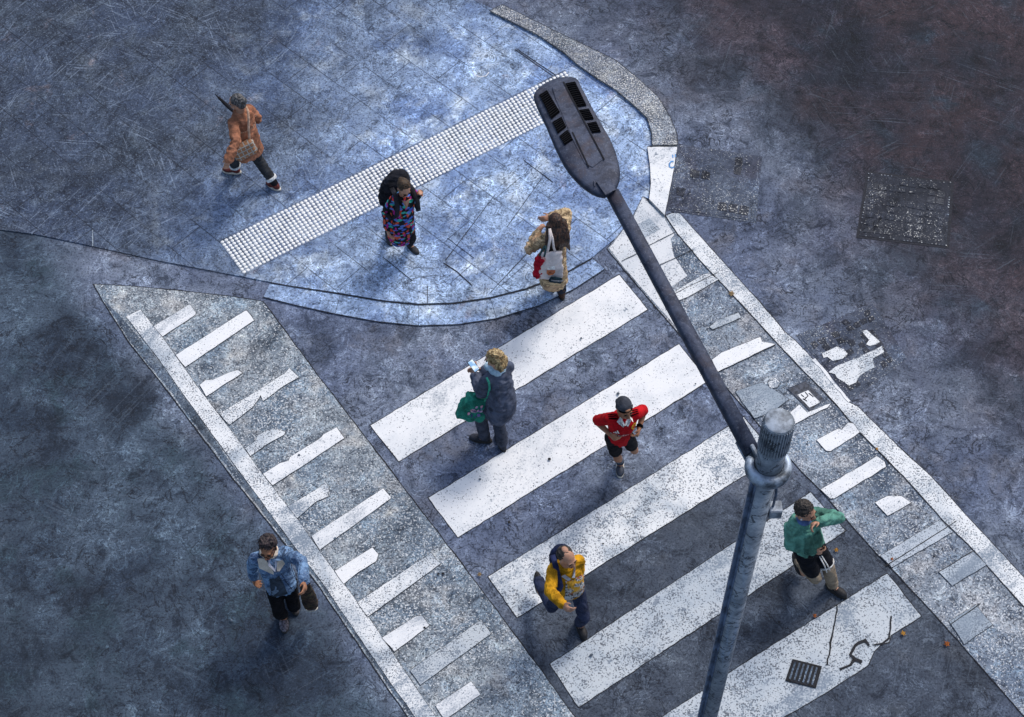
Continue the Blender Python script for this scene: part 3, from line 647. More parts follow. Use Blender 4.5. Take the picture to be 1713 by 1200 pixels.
class Person:
    def __init__(s, label, head, feet, hands, yaw, hyaw=None, hpitch=20, S=1.0, zh=None, skin='skin', pel=(0, 0), drop=.03, shoulder=.158, build=1.0, group=None, body=True, twist=0, fist=.9):
        s.S = S; s.F = V((math.cos(math.radians(yaw)), math.sin(math.radians(yaw)), 0)); s.R = V((s.F.y, -s.F.x, 0))
        hy = math.radians(yaw if hyaw is None else hyaw)
        zh = (zh or 1.55 * S)
        hw = U(*head, zh)
        g = [U(f[0], f[1], f[3] if len(f) > 3 else 0) for f in feet]
        c = (g[0] + g[1]) / 2
        s.root = empty('person', (c.x, c.y, 0), label, 'person'); o = V((c.x, c.y, 0)); s.o = o
        s.head = hw - o; s.skin = M[skin]
        s.pel = U(*pel, (.955 - drop) * S) - o + V((0, .08, 0))
        hf = V((math.cos(hy), math.sin(hy), 0)); pt = math.radians(hpitch)
        s.hf = hf * math.cos(pt) - V((0, 0, 1)) * math.sin(pt); s.hr = V((hf.y, -hf.x, 0)); s.hu = s.hr.cross(s.hf)
        if s.hu.z < 0: s.hu = -s.hu
        neck = s.head - V((0, 0, .165 * S)) - s.F * .035 * S
        s.neck = neck; up = (neck - s.pel).normalized(); s.up = up
        tw = math.radians(twist); SR = s.R * math.cos(tw) + s.F * math.sin(tw); s.SR = SR; s.SF = V((-SR.y, SR.x, 0))
        b = build
        s.sh = [neck + SR * shoulder * .87 * S * sg - up * .045 * S for sg in (1, -1)]
        s.hip = [s.pel + s.R * .08 * S * sg - V((0, 0, .03 * S)) for sg in (1, -1)]
        s.ank, s.knee, s.toe = [], [], []
        for i, f in enumerate(feet):
            z = f[3] if len(f) > 3 else 0
            p = U(f[0], f[1], z) - o
            ta = math.radians(f[2]); td = V((math.cos(ta), math.sin(ta), 0)); tp = math.radians(f[4]) if len(f) > 4 else 0
            td3 = td * math.cos(tp) - V((0, 0, 1)) * math.sin(tp)
            an = p - td * .05 * S + V((0, 0, .085 * S + math.sin(tp) * .1))
            s.dbg = getattr(s, 'dbg', []) + [round((an - s.hip[i]).length / (.865 * S), 2)]
            k, an = ik(s.hip[i], an, .445 * S, .42 * S, s.F * 1.0 + td * .35 + s.R * (.05 if i == 0 else -.05))
            s.knee.append(k); s.ank.append(an); s.toe.append(td3)
        s.elb, s.wr = [], []
        for i, h in enumerate(hands):
            if h[0] == 'px': t = U(h[1], h[2], h[3]) - o
            else: t = s.pel.lerp(neck, .5).xy.to_3d() + SR * h[1] + s.SF * h[2] + V((0, 0, h[3]))
            if h[0] == 'ray':
                best = None
                for q in range(150):
                    z = .4 + q * .01; t = U(h[1], h[2], z) - o; e = abs((t - s.sh[i]).length - abs(h[3]) * .92 * S)
                    if best is None or (e < best[0] - 1e-4 if h[3] > 0 else e < best[0] + .012): best = (e, t) if h[3] > 0 else (min(e, best[0] if best else 9), t)
                t = best[1]
            pole = -s.SF * 1.0 + SR * (.6 if i == 0 else -.6) - V((0, 0, .5))
            if len(h) > 4: pole = SR * h[4] + s.SF * h[5] + V((0, 0, h[6]))
            e, t = ik(s.sh[i], t, .265 * S, .235 * S, pole)
            s.elb.append(e); s.wr.append(t)
        0 and print('DBG', label[:30], 'legs', s.dbg, 'spine', round((s.neck - s.pel).length / S, 2), 'arms', [round((s.wr[i] - s.sh[i]).length / (.545 * S), 2) for i in (0, 1)], 'lean', [round(v, 2) for v in (s.neck - s.pel)])
        s.b = b; s.fist = fist
        if body: s.make_body()
    def sp(s, t): return s.pel.lerp(s.neck, t)
    def ring(s, c, rx, ry, n=22, tilt=None, rx_axis=None, pw=.85):
        x = rx_axis or s.R; y = V((-x.y, x.x, 0)).normalized()
        out = []
        for k in range(n):
            a = 2 * math.pi * k / n; ca, sa = math.cos(a), math.sin(a)
            out.append(c + x * rx * math.copysign(abs(ca) ** pw, ca) + y * ry * math.copysign(abs(sa) ** pw, sa))
        return out
    def torso(s, mb, prof, drop=None):
        """prof: (t along the spine, half width, half depth, forward shift); t<0 hangs below the pelvis"""
        rings = []
        for t, rx, ry, fw in prof:
            c = s.sp(t) if t >= 0 else s.pel + V((0, 0, 1)) * t * .5 * s.S + ((s.ank[0] + s.ank[1]) * .5 - s.pel).xy.to_3d() * min(1, -t * .35)
            ax = s.R.lerp(s.SR, max(0, min(1, t))).normalized()
            rings.append(s.ring(c + s.F * fw * s.S, rx * .87 * s.S, ry * .9 * s.S, rx_axis=ax))
        mb.loft(rings); return mb
    def rot(s): return Matrix((s.hr, s.hf, s.hu)).transposed()
    def hp(s, r, f, u): return s.head + (s.hr * r + s.hf * f + s.hu * u) * s.S
    def hand(s, mb, i):
        S = s.S; w = s.wr[i]; d = (w - s.elb[i]).normalized(); sg = 1 if i == 0 else -1
        inn = -s.SR * sg * .8 + s.SF * .35 - V((0, 0, .1)); n = (inn - d * inn.dot(d)).normalized(); sd = d.cross(n) 
        if sd.dot(s.SF + V((0, 0, .6))) < 0: sd = -sd
        q = Matrix((sd, n, d)).transposed()
        mb.ell(w + d * .045 * S, (.042 * S, .02 * S, .052 * S), q, 12)
        cu = s.fist
        for k, (off, ln_) in enumerate(((.03, .92), (.0105, 1.0), (-.0105, .95), (-.03, .76))):
            p = w + d * .085 * S + sd * off * S; a = .25 * cu + .05 * k; pts = [p - d * .02 * S]
            dirv = d
            for j, L in enumerate((.04, .027, .022)):
                a2 = a + cu * (.55 + .1 * k) * (j + .4); dirv = d * math.cos(a2) + n * math.sin(a2)
                pts.append(pts[-1] + dirv * (L + (.02 if j == 0 else 0)) * ln_ * S)
            mb.chain(pts, [.0092 * S, .009 * S, .0085 * S, .0075 * S], 8)
        t0 = w + d * .025 * S + sd * .032 * S; t1 = t0 + (d * .6 + sd * .65 + n * .35).normalized() * .036 * S; t2 = t1 + (d * .8 + n * .55).normalized() * .034 * S
        mb.chain([t0, t1, t2], [.013 * S, .0105 * S, .0085 * S], 8)
    def make_body(s):
        S = s.S; b = s.b; mb = Mb()
        s.torso(mb, [(-.06, .10, .08, 0), (0, .125 * b, .085 * b, -.01), (.2, .115 * b, .08 * b, 0), (.4, .12 * b, .08 * b, .005), (.62, .14, .095, .01), (.82, .13, .085, 0), (.95, .085, .065, -.005), (1.0, .06, .06, 0)])
        for i in (0, 1):
            mb.chain([s.sp(.9) + (s.sh[i] - s.sp(.9)) * .3, s.sh[i], s.sh[i].lerp(s.elb[i], .5), s.elb[i], s.elb[i].lerp(s.wr[i], .4), s.wr[i]], [.042 * S, .044 * S, .04 * S, .036 * S, .036 * S, .026 * S])
            s.hand(mb, i)
            k = s.knee[i]; a = s.ank[i]; cal = k.lerp(a, .3) - s.F * .015 * S
            mb.chain([s.hip[i], s.hip[i].lerp(k, .5), k, cal, k.lerp(a, .75), a], [.072 * S, .058 * S, .046 * S, .048 * S, .034 * S, .033 * S])
            mb.ell(a + s.toe[i] * .07 * S - V((0, 0, .045 * S)), (.038 * S, .1 * S, .03 * S), s.footrot(i))
        mb.chain([s.neck - s.up * .04 * S, s.hp(0, -.02, -.06)], [.058 * S, .054 * S])
        q = s.rot()
        mb.ell(s.hp(0, -.012, .025), (.076 * S, .094 * S, .092 * S), q); mb.ell(s.hp(0, .022, -.045), (.057 * S, .066 * S, .07 * S), q); mb.ell(s.hp(0, .055, -.09), (.03 * S, .028 * S, .025 * S), q)
        mb.chain([s.hp(0, .09, .015), s.hp(0, .106, -.03)], [.011 * S, .016 * S], 10); mb.ell(s.hp(0, .077, .03), (.055 * S, .014 * S, .012 * S), q)
        for g in (1, -1):
            mb.ell(s.hp(.077 * g, -.01, -.012), (.012 * S, .02 * S, .032 * S), q); mb.ell(s.hp(.04 * g, .062, -.03), (.022 * S, .02 * S, .022 * S), q)
        s.body = mb.out('body', s.skin, s.root, .0085, 3)
        m = Mb(); m.ell(s.hp(0, .088, -.066), (.026 * S, .008 * S, .007 * S), q); m.out('mouth', M['lip'], s.body)
        for g in (1, -1):
            m = Mb(); m.ell(s.hp(.032 * g, .081, .004), (.015 * S, .008 * S, .008 * S), q); m.out('eye', M['eye'], s.body)
            m = Mb(); m.ell(s.hp(.033 * g, .088, .028), (.021 * S, .006 * S, .0055 * S), q); m.out('eyebrow', M['brow'], s.body)
    def footrot(s, i):
        f = s.toe[i]; r = V((f.y, -f.x, 0)).normalized(); return Matrix((r, f, r.cross(f))).transposed()
    def shoe(s, i, mat, sole, label=None, high=0.0):
        S = s.S; q = s.footrot(i); f = s.toe[i]; u = q @ V((0, 0, 1)); a = s.ank[i]; b = a - u * .085 * S
        mb = Mb(); mb.ell(b + f * .1 * S + u * .035 * S, (.05 * S, .085 * S, .038 * S), q); mb.ell(b - f * .005 * S + u * .045 * S, (.042 * S, .065 * S, .05 * S), q)
        mb.chain([b + u * .06 * S, a + u * (.0 + high) * S], [.05 * S, .046 * S])
        o = mb.out('shoe', mat, s.root, .008, 3)
        if label: o['label'] = label
        mb = Mb(); n = 20; pr = []
        for k in range(n):
            t = 2 * math.pi * k / n; pr.append((math.cos(t) * (.047 + .01 * max(0, math.sin(t))), math.sin(t) * .135 + .055))
        r = q @ V((1, 0, 0)); mb.loft([[b + r * x * S + f * y * S + u * z * S for x, y in pr] for z in (-.004, .022)]); mb.out('sole', sole, o)
    def sleeve(s, mb, i, r0=.072, r1=.058, r2=.05, end=1.0):
        S = s.S; w = s.elb[i].lerp(s.wr[i], end); r0, r1, r2 = r0 * .88, r1 * .86, r2 * .88
        mb.chain([s.sp(.86) + (s.sh[i] - s.sp(.86)) * .35, s.sh[i] - s.up * .005 * S, s.sh[i].lerp(s.elb[i], .5), s.elb[i], s.elb[i].lerp(w, .5), w], [r0 * S, r0 * S, (r0 + r1) * .5 * S, r1 * S, (r1 + r2) * .5 * S * 1.03, r2 * S])
    def top(s, name, mat, prof, sl=(.072, .058, .05), ends=(1, 1), wr=(.012, 11), voxel=.011, extra=None):
        mb = Mb(); s.torso(mb, prof)
        for i in (0, 1): s.sleeve(mb, i, *sl, end=ends[i]) if ends[i] > 0 else mb.chain([s.sp(.86) + (s.sh[i] - s.sp(.86)) * .35, s.sh[i], s.sh[i].lerp(s.elb[i], -ends[i])], [sl[0] * .88 * s.S, sl[0] * .88 * s.S, sl[1] * .9 * s.S])
        if extra: extra(mb)
        return mb.out(name, mat, s.root, voxel, 5, wr)
    def trousers(s, name, mat, r=(.092, .072, .062), end=(1, 1), wr=(.009, 12), hipw=.15, hipd=.11):
        S = s.S; mb = Mb(); r = tuple(v * .9 for v in r); s.torso(mb, [(-.12, hipw * .8, hipd * .8, 0), (-.04, hipw, hipd, -.01), (.08, hipw * .98, hipd, 0), (.2, hipw * .92, hipd * .9, 0)])
        for i in (0, 1):
            k = s.knee[i]; e = k.lerp(s.ank[i], end[i]) if end[i] > 0 else s.hip[i].lerp(k, -end[i])
            pts, rs = ([s.hip[i], s.hip[i].lerp(k, .5), k, k.lerp(e, .5), e], [r[0] * S, (r[0] + r[1]) / 2 * S, r[1] * S, (r[1] + r[2]) / 2 * S, r[2] * S]) if end[i] > 0 else ([s.hip[i], s.hip[i].lerp(e, .5), e], [r[0] * S, (r[0] + r[1]) / 2 * S, r[1] * S])
            mb.chain(pts, rs)
        return mb.out(name, mat, s.root, .011, 4, wr)
    def hair(s, mat, extra=None, r=(.084, .093, .088), off=(0, -.034, .042), wr=(.008, 26), name='hair'):
        q = s.rot(); mb = Mb(); mb.ell(s.hp(*off), tuple(v * s.S for v in r), q, 18)
        mb.ell(s.hp(0, -.058, -.02), (.068 * s.S, .055 * s.S, .075 * s.S), q)
        if extra: extra(mb, q)
        return mb.out(name, mat, s.root, .008, 2, wr)
    def decal(s, name, mat, target, polys, t, parent=None, side=1, off=.006, rt=0.0, sub=0):
        """cloth patch laid on the front (side=1) or back of a garment; (u to the viewer's right, v up) in metres from spine point t"""
        f = s.SF * side; ur = -s.SR * side; up = s.up
        bvh = BVHTree.FromPolygons([v.co for v in target.data.vertices], [p.vertices[:] for p in target.data.polygons])
        c = s.sp(t); bm = bmesh.new(); cr, sr = math.cos(rt), math.sin(rt)
        def put(u, v):
            u, v = u * cr - v * sr, u * sr + v * cr
            o = c + ur * u * s.S + up * v * s.S + f * .6; h = bvh.ray_cast(o, -f)
            return (h[0] + h[1] * off) if h[0] else c + ur * u * s.S + up * v * s.S + f * .14
        for poly in polys:
            if len(poly) == 4 and sub:
                A, B, C, D = [V((*p, 0)) for p in poly]; g = [[bm.verts.new(put(*(A.lerp(B, i / sub).lerp(D.lerp(C, i / sub), j / sub)).xy)) for j in range(sub + 1)] for i in range(sub + 1)]
                for i in range(sub):
                    for j in range(sub): bm.faces.new((g[i][j], g[i + 1][j], g[i + 1][j + 1], g[i][j + 1]))
            else:
                bm.faces.new([bm.verts.new(put(*p)) for p in poly])
        bmesh.ops.recalc_face_normals(bm, faces=bm.faces[:])
        me = bpy.data.meshes.new(name); bm.to_mesh(me); bm.free()
        return link(name, me, mat, parent or target)
def disc(cx, cy, rx, ry=None, n=14): return [(cx + rx * math.cos(2 * math.pi * k / n), cy + (ry or rx) * math.sin(2 * math.pi * k / n)) for k in range(n)]
def quad(x0, y0, x1, y1): return [(x0, y0), (x1, y0), (x1, y1), (x0, y1)]
def letters(txt, size):
    cu = bpy.data.curves.new('t', 'FONT'); cu.body = txt; cu.size = size; cu.align_x = 'CENTER'; cu.resolution_u = 2
    o = bpy.data.objects.new('t', cu); col.objects.link(o); dg = bpy.context.evaluated_depsgraph_get(); dg.update()
    me = bpy.data.meshes.new_from_object(o.evaluated_get(dg)); P = [[tuple(me.vertices[i].co.xy) for i in p.vertices] for p in me.polygons]
    bpy.data.objects.remove(o); return P
white = plain('white_cloth', (.72, .72, .72), .8); M['white'] = white
M['blackcloth'] = cloth('black_cloth', (.012, .012, .016), .4, .6)
M['sole'] = plain('pale_sole', (.6, .56, .5), .7); M['darksole'] = plain('dark_sole', (.03, .028, .028), .7)
def bag_box(name, mat, c, ax, h, bev, parent=None, wr=(.008, 14)):
    mb = Mb(); mb.box(c, ax, h, bev); return mb.out(name, mat, parent, .012, 4, wr)

# 1 -- woman in the terracotta hooded coat, walking away to the upper left
p = Person('woman seen from behind in terracotta coat with grey bun and white cuffed dark trousers', (396, 172), [(457, 313, 140, .0, 12), (388, 289, 168)], [('loc', .2, .2, .92), ('ray', 383, 266, .52, -.6, -.6, -.3)], 138, 165, 18, .97, 1.5, 'skin', (412, 244), .03)
terr = cloth('terracotta_wool', (.31, .135, .08), .42)
coat = p.top('coat', terr, [(-.5, .225, .165, 0), (-.2, .21, .16, 0), (.1, .19, .145, 0), (.4, .175, .14, 0), (.7, .19, .135, 0), (.88, .17, .12, 0), (.98, .1, .09, 0)], (.078, .076, .072), (1.12, .98), (.016, 9),
             extra=lambda mb: (mb.ell(p.neck - p.F * .07 * p.S - p.up * .04, (.12 * p.S, .075 * p.S, .075 * p.S), Matrix((p.R, p.F, V((0, 0, 1)))).transposed()), mb.ell(p.neck - p.F * .0, (.1 * p.S, .085 * p.S, .05 * p.S))))
fr = cloth('pale_fringe', (.55, .36, .26), .4)
p.decal('fringe', fr, coat, [quad(-.17 + .024 * k, .02 - .05 * math.sin(k * .24) + (k % 2) * .006, -.158 + .024 * k, .05 - .05 * math.sin(k * .24)) for k in range(15)], .62, side=-1, off=.01)
p.trousers('trousers', cloth('charcoal_denim', (.035, .038, .045), .4), (.09, .08, .075), (.74, .74))
for i in (0, 1):
    mb = Mb(); a = p.knee[i].lerp(p.ank[i], .72); b_ = p.knee[i].lerp(p.ank[i], .83); mb.cone(a, b_, .08 * p.S, .078 * p.S, 20); mb.out('trouser_cuff', plain('pale_cuff', (.62, .64, .66)), p.root, .009, 1)
    mb = Mb(); mb.chain([b_, p.ank[i]], [.05, .045]); mb.out('sock', M['blackcloth'], p.root)
    p.shoe(i, plain('maroon_leather', (.12, .022, .018), .5), M['sole'])
gh = hairmat('grey_hair', (.012, .012, .014), (.16, .16, .17))
hr = p.hair(gh, lambda mb, q: mb.ell(p.hp(0, -.12, .025), (.04, .036, .04), q))
mb = Mb(); bq = p.hp(0, -.104, .02); mb.tube([bq + (p.hr * math.cos(t) + p.hu * math.sin(t)) * .032 for t in [k * .5 for k in range(13)]], .009); mb.out('hair_tie', plain('brown_band', (.12, .06, .03)), hr)
# bag with check pattern
tb = NB('check_cloth', .85); x, y, z = tb.sep()
def bars(v, per, w, ph=0.0): return tb.step(tb.op('ABSOLUTE', tb.op('SUBTRACT', tb.op('FRACT', tb.op('ADD', tb.op('MULTIPLY', v, per * 1.6), ph)), .5)), w, w * .7)
c_ = (.34, .17, .09)
for ax_, ph in ((x, .1), (z, .3)):
    c_ = tb.mix(bars(ax_, 11, .17, ph), c_, (.02, .018, .02)); c_ = tb.mix(bars(ax_, 11, .11, ph), c_, (.7, .66, .6)); c_ = tb.mix(bars(ax_, 11, .035, ph), c_, (.03, .025, .025))
M['check'] = tb.done(c_)
bc = U(409, 251, .98)
bag = empty('shoulder_bag', bc, 'tan check shoulder bag hanging behind the woman in terracotta', 'bag'); bag.rotation_euler = (math.radians(-24), math.radians(-10), math.radians(24))
b = bag_box('bag_body', M['check'], (0, 0, 0), ((1, 0, 0), (0, 1, 0), (0, 0, 1)), (.15, .055, .105), .03, bag, (.004, 10))
b = bag_box('flap', M['check'], (0, -.02, .05), ((1, 0, 0), (0, 1, 0), (0, 0, 1)), (.153, .045, .055), .025, bag, (.004, 10))
mb = Mb(); im = bag.matrix_basis.inverted()
mb.strap([im @ q for q in (U(419, 243, 1.0), U(417, 232, 1.1), U(416, 216, 1.24), U(416, 200, 1.36), U(415, 186, 1.44), U(411, 178, 1.46))], V((1, 0, 0)), .03, .012); mb.out('strap', fr, bag)
# rolled umbrella
ub = empty('umbrella', U(374, 173, 1.12), 'closed black umbrella held ahead of the woman in terracotta', 'umbrella')
a = U(363, 161, 1.05) - ub.location; b_ = U(396, 192, 1.22) - ub.location
mb = Mb(); mb.tube([a, a.lerp(b_, .12), a.lerp(b_, .5), a.lerp(b_, .8), b_], [.006, .016, .026, .02, .012]); mb.out('canopy', M['blackcloth'], ub)
mb = Mb(); mb.tube([b_, b_ + (b_ - a).normalized() * .1], .011); mb.out('handle', M['black'], ub); mb = Mb(); mb.tube([a - (b_ - a).normalized() * .05, a], .005); mb.out('tip', M['black'], ub)

# 2 -- woman in the printed dress
p = Person('woman in black dress with colourful dabs, dark hair tied back, carrying a backpack', (676, 314), [(652, 402, -75, .02, 20), (690, 417, -52)], [('ray', 649, 384, .5, .4, -.7, -.3), ('px', 702, 323, 1.12, -.45, -.4, -1)], -68, -62, 40, .92, 1.34, 'skin', (668, 372), .03, .145, 1.1)
pb = NB('dabbed_print', .85)
c_ = (.008, .008, .012); L_ = ((.62, .055, .03), (.05, .13, .55), (.42, .018, .24), (.04, .42, .36), (.6, .1, .05), (.1, .2, .6))
for k, (rot, cc) in enumerate(zip((.5, 1.5, 2.2, .2, 2.8, 1.0), L_)):
    vv = pb.map((8.5 if k % 2 else 18, 8.5, 18 if k % 2 else 8.5), (.3 * k, rot, .4 * k), (k * 3.1, k * 1.7, k * 5.3))
    d = pb.vor(1.0, 'F1', vv, 'Distance', .95)
    c_ = pb.mix(pb.step(d, .31, .27), c_, cc)
M['print'] = pb.done(c_, pb.noise(12, 4), .4, .01)
dress = p.top('dress', M['print'], [(-1.2, .17, .15, .02), (-.9, .205, .175, .02), (-.6, .215, .18, .02), (-.2, .215, .18, .02), (.1, .2, .165, .02), (.4, .185, .155, .02), (.7, .18, .14, .01), (.88, .15, .11, 0), (.99, .08, .075, 0)], (.076, .066, .058), (.92, .9), (.012, 9))
p.decal('neckline', p.skin, dress, [[(-.055, .0), (0, -.085), (.055, .0), (.04, .06), (-.04, .06)]], .93, off=.012)
p.trousers('leggings', M['blackcloth'], (.085, .066, .056), (.85, .85))
for i in (0, 1): p.shoe(i, plain('charcoal_shoe', (.035, .036, .045), .7), M['darksole'])
p.hair(hairmat('dark_brown_hair', (.014, .009, .006), (.09, .05, .025)), lambda mb, q: mb.ell(p.hp(0, -.11, .03), (.04, .035, .04), q))
gl = Mb()
for g in (1, -1): gl.tube([p.hp(.033 * g + .026 * math.cos(t), .1, .002 + .02 * math.sin(t)) for t in [k * .5236 for k in range(13)]], .0035, 6)
gl.tube([p.hp(-.01, .103, .005), p.hp(.01, .103, .005)], .003, 6); gl.out('glasses', M['black'], p.root)
bk = empty('backpack', p.o + p.sp(.6) - p.F * .25, 'black backpack on the back of the woman in the colourful dress', 'backpack')
off = bk.location - p.root.location
ax = (p.R, p.F, p.up)
nyl = cloth('black_nylon', (.016, .017, .024), .5)
mb = Mb(); mb.ell(V(), (.19, .13, .25), Matrix(ax).transposed(), 16); mb.ell(-p.up * .1, (.19, .135, .16), Matrix(ax).transposed()); bb = mb.out('pack_body', nyl, bk, .012, 4, (.018, 10))
mb = Mb(); mb.ell(-p.F * .1 - p.up * .08, (.14, .06, .11), Matrix(ax).transposed()); mb.out('front_pocket', nyl, bk, .01, 3, (.008, 14))
for g in (1, -1):
    mb = Mb(); q = [p.sp(.98) + p.R * .1 * g - p.F * .14, p.sp(1.0) + p.R * .11 * g + V((0, 0, .03)), p.sp(.9) + p.R * .125 * g + p.F * .13, p.sp(.65) + p.R * .135 * g + p.F * .17, p.sp(.42) + p.R * .17 * g + p.F * .13, p.sp(.35) + p.R * .19 * g]
    mb.strap([x - off for x in q], p.R, .055, .018); mb.out('strap', nyl, bk)

# 3 -- woman in the long beige coat
p = Person('woman with long dark hair in a long beige quilted coat, seen from behind', (928, 370), [(939, 490, 95), (922, 478, 100, .03, 15)], [('loc', .07, .22, 1.32, 1.0, -.2, -.35), ('loc', -.1, .2, 1.16, -.9, -.2, -.6)], 100, 108, 12, .96, 1.46, 'skin', (924, 440), .03, .15, twist=16)
qb = NB('beige_quilt', .75, 0, .3)
n_ = qb.noise(1, 5, .65, 1.4, qb.map((7, 7, 30))); c_ = qb.mix(qb.step(n_, .32, .66), (.22, .15, .08), (.68, .52, .32)); c_ = qb.mix(qb.op('MULTIPLY', qb.iso(qb.noise(6, 5, .6, .8), .5, .03), .7), c_, (.06, .035, .02))
c_ = qb.mix(qb.op('MULTIPLY', qb.step(qb.noise(5, 4), .5, .66), .4), c_, (.62, .38, .26))
M['quilt'] = qb.done(c_, n_, .9, .02)
coat = p.top('coat', M['quilt'], [(-1.2, .2, .18, .02), (-.8, .2, .175, .01), (-.3, .19, .165, 0), (.1, .185, .155, 0), (.5, .175, .15, 0), (.75, .175, .14, 0), (.9, .14, .12, 0), (.99, .1, .1, 0)], (.08, .08, .066), (.95, .95), (.018, 10),
             extra=lambda mb: mb.ell(p.neck - p.F * .05, (.14, .1, .07)))
p.trousers('trousers', cloth('navy_trousers', (.022, .028, .045), .4), (.1, .08, .07), (.9, .9))
for i in (0, 1): p.shoe(i, plain('brown_boot', (.06, .03, .02), .6), M['darksole'], None, .05)
def longhair(mb, q):
    b0 = p.hp(0, -.06, .0); d = -V((0, 0, 1)) - p.F * .02
    for k in range(-3, 4): 
        a = b0 + p.hr * .025 * k; e = p.sp(.98) - p.F * (.155 - .008 * abs(k)) + p.R * .036 * k
        mb.chain([a, a.lerp(e, .5) - p.F * .02, e, e - V((0, 0, .07 + .02 * math.sin(k * 2.1))), e - V((0, 0, .15 + .05 * math.sin(k * 2.7)))+ p.R * .012 * k], [.05, .05, .042, .034, .014])
p.hair(hairmat('long_brown_hair', (.008, .006, .008), (.09, .042, .025), 45), longhair, wr=(.006, 30))
# tote and the things with it
tc = U(921, 442, 1.02)
tote = empty('tote_bag', tc, 'white tote bag with a small orange picture behind the beige coat', 'bag'); tote.rotation_euler = (math.radians(-8), math.radians(4), math.radians(8))
canvas = cloth('white_canvas', (.66, .6, .6), .14)
mb = Mb(); mb.loft([[V((x * wx, y * wy, z)) for x, y in ((-1, -1), (-.5, -1.15), (0, -1.2), (.5, -1.15), (1, -1), (1, 1), (.5, 1.1), (0, 1.15), (-.5, 1.1), (-1, 1))] for z, wx, wy in ((-.2, .13, .035), (-.19, .145, .05), (0, .14, .055), (.14, .128, .03), (.2, .12, .014))])
tbody = mb.out('bag_body', canvas, tote, .01, 3, (.012, 9))
bvh = BVHTree.FromPolygons([v.co for v in tbody.data.vertices], [q.vertices[:] for q in tbody.data.polygons])
def onbag(name, mat, polys, bvh=bvh, par=tote, off=.01):
    bm = bmesh.new()
    for poly in polys:
        vs = []
        for x, z in poly:
            h = bvh.ray_cast(V((x, -.5, z)), V((0, 1, 0))); vs.append(bm.verts.new((h[0] - V((0, off, 0))) if h[0] else V((x, -.06, z))))
        bm.faces.new(vs)
    bmesh.ops.recalc_face_normals(bm, faces=bm.faces[:]); me = bpy.data.meshes.new(name); bm.to_mesh(me); bm.free(); return link(name, me, mat, par)
onbag('printed_cup', plain('print_orange', (.55, .17, .07)), [quad(-.055, -.085, .045, -.03), [(-.05, -.085), (-.03, -.105), (.02, -.105), (.04, -.085)]])
onbag('printed_cup', plain('print_white', (.82, .84, .86)), [quad(-.05, -.03, .04, .035)])
onbag('printed_lines', plain('print_brown', (.2, .06, .04)), [quad(-.035, -.062, .0, -.054), quad(-.03, -.078, .01, -.07), quad(-.012, -.05, .028, -.044), quad(-.055, -.034, .045, -.029)])
onbag('printed_mark', plain('print_pink', (.6, .28, .26)), [[(-.1 + .028 * math.cos(a) * f_, .13 + .036 * math.sin(a) * f_) for a, f_ in ((t * .45, 1) for t in range(14))] ])
mb = Mb(); mb.strap([V((-.05, 0, .19)), V((-.045, -.02, .28)), V((-.03, -.01, .42)), V((-.02, .08, .5))], V((1, 0, 0)), .03, .008); mb.strap([V((.05, 0, .19)), V((.02, -.02, .28)), V((0, -.01, .42)), V((-.02, .08, .5))], V((1, 0, 0)), .026, .008); mb.out('strap', canvas, tote)
rb = empty('carrier_bag', U(902, 446, 1.0), 'red carrier bag hanging beside the white tote', 'bag'); rb.rotation_euler = (math.radians(-6), math.radians(8), .2)
red = cloth('red_felt', (.36, .008, .025), .4)
bag_box('bag_body', red, (0, 0, 0), ((1, 0, 0), (0, 1, 0), (0, 0, 1)), (.06, .06, .19), .03, rb, (.016, 9))
mb = Mb(); mb.strap([V((-.02, 0, .18)), V((-.01, -.02, .27)), V((.03, 0, .34))], V((1, 0, 0)), .02, .01); mb.strap([V((.03, -.03, .18)), V((.03, -.04, .27)), V((.04, 0, .34))], V((1, 0, 0)), .02, .01); mb.out('strap', cloth('teal_strap', (.03, .07, .08), .3), rb)
pk = empty('pouch', U(930, 469, .86), 'dark teal pouch hanging below the white tote bag', 'bag'); pk.rotation_euler = (0, math.radians(18), .15)
b = bag_box('pouch_body', cloth('teal_pouch', (.012, .03, .045), .4), (0, 0, 0), ((1, 0, 0), (0, 1, 0), (0, 0, 1)), (.095, .04, .05), .03, pk, (.01, 12))
mb = Mb(); mb.strap([V((-.08, -.035, .04)), V((0, -.046, .042)), V((.08, -.035, .04))], V((0, 0, 1)), .012, .006); mb.out('zip', M['ironlight'], pk)

# 4 -- blonde woman with phone
p = Person('fair haired woman in long navy coat looking down at a phone on the first stripe', (827, 601), [(838, 742, 110), (804, 736, 165, .0, 5)], [('ray', 806, 619, .43, .7, -.8, -.8), ('ray', 794, 627, .4, -.5, -.7, -1)], 132, 158, 25, 1.03, 1.56, 'skin3', (838, 680), .03, .158, 1.0, twist=-8, fist=.7)
navy = cloth('navy_wool', (.072, .086, .13), .42)
coat = p.top('coat', navy, [(-.55, .19, .16, 0), (-.3, .195, .165, -.01), (0, .19, .16, -.01), (.35, .18, .15, 0), (.65, .18, .14, 0), (.85, .155, .12, 0), (.98, .1, .095, 0)], (.08, .076, .068), (.85, .85), (.015, 8))
mb = Mb(); mb.ell(p.neck + V((0, 0, .02)), (.1, .1, .05)); mb.ell(p.neck + p.F * .08 - V((0, 0, .02)), (.09, .06, .06)); mb.out('scarf', cloth('pale_blue_scarf', (.4, .55, .68), .3), p.root, .01, 2, (.01, 12))
p.trousers('trousers', cloth('dark_slate_trousers', (.042, .05, .075), .4), (.092, .08, .074), (.95, .95))
for i in (0, 1): p.shoe(i, cloth('dark_suede', (.03, .033, .045), .4), M['darksole'])
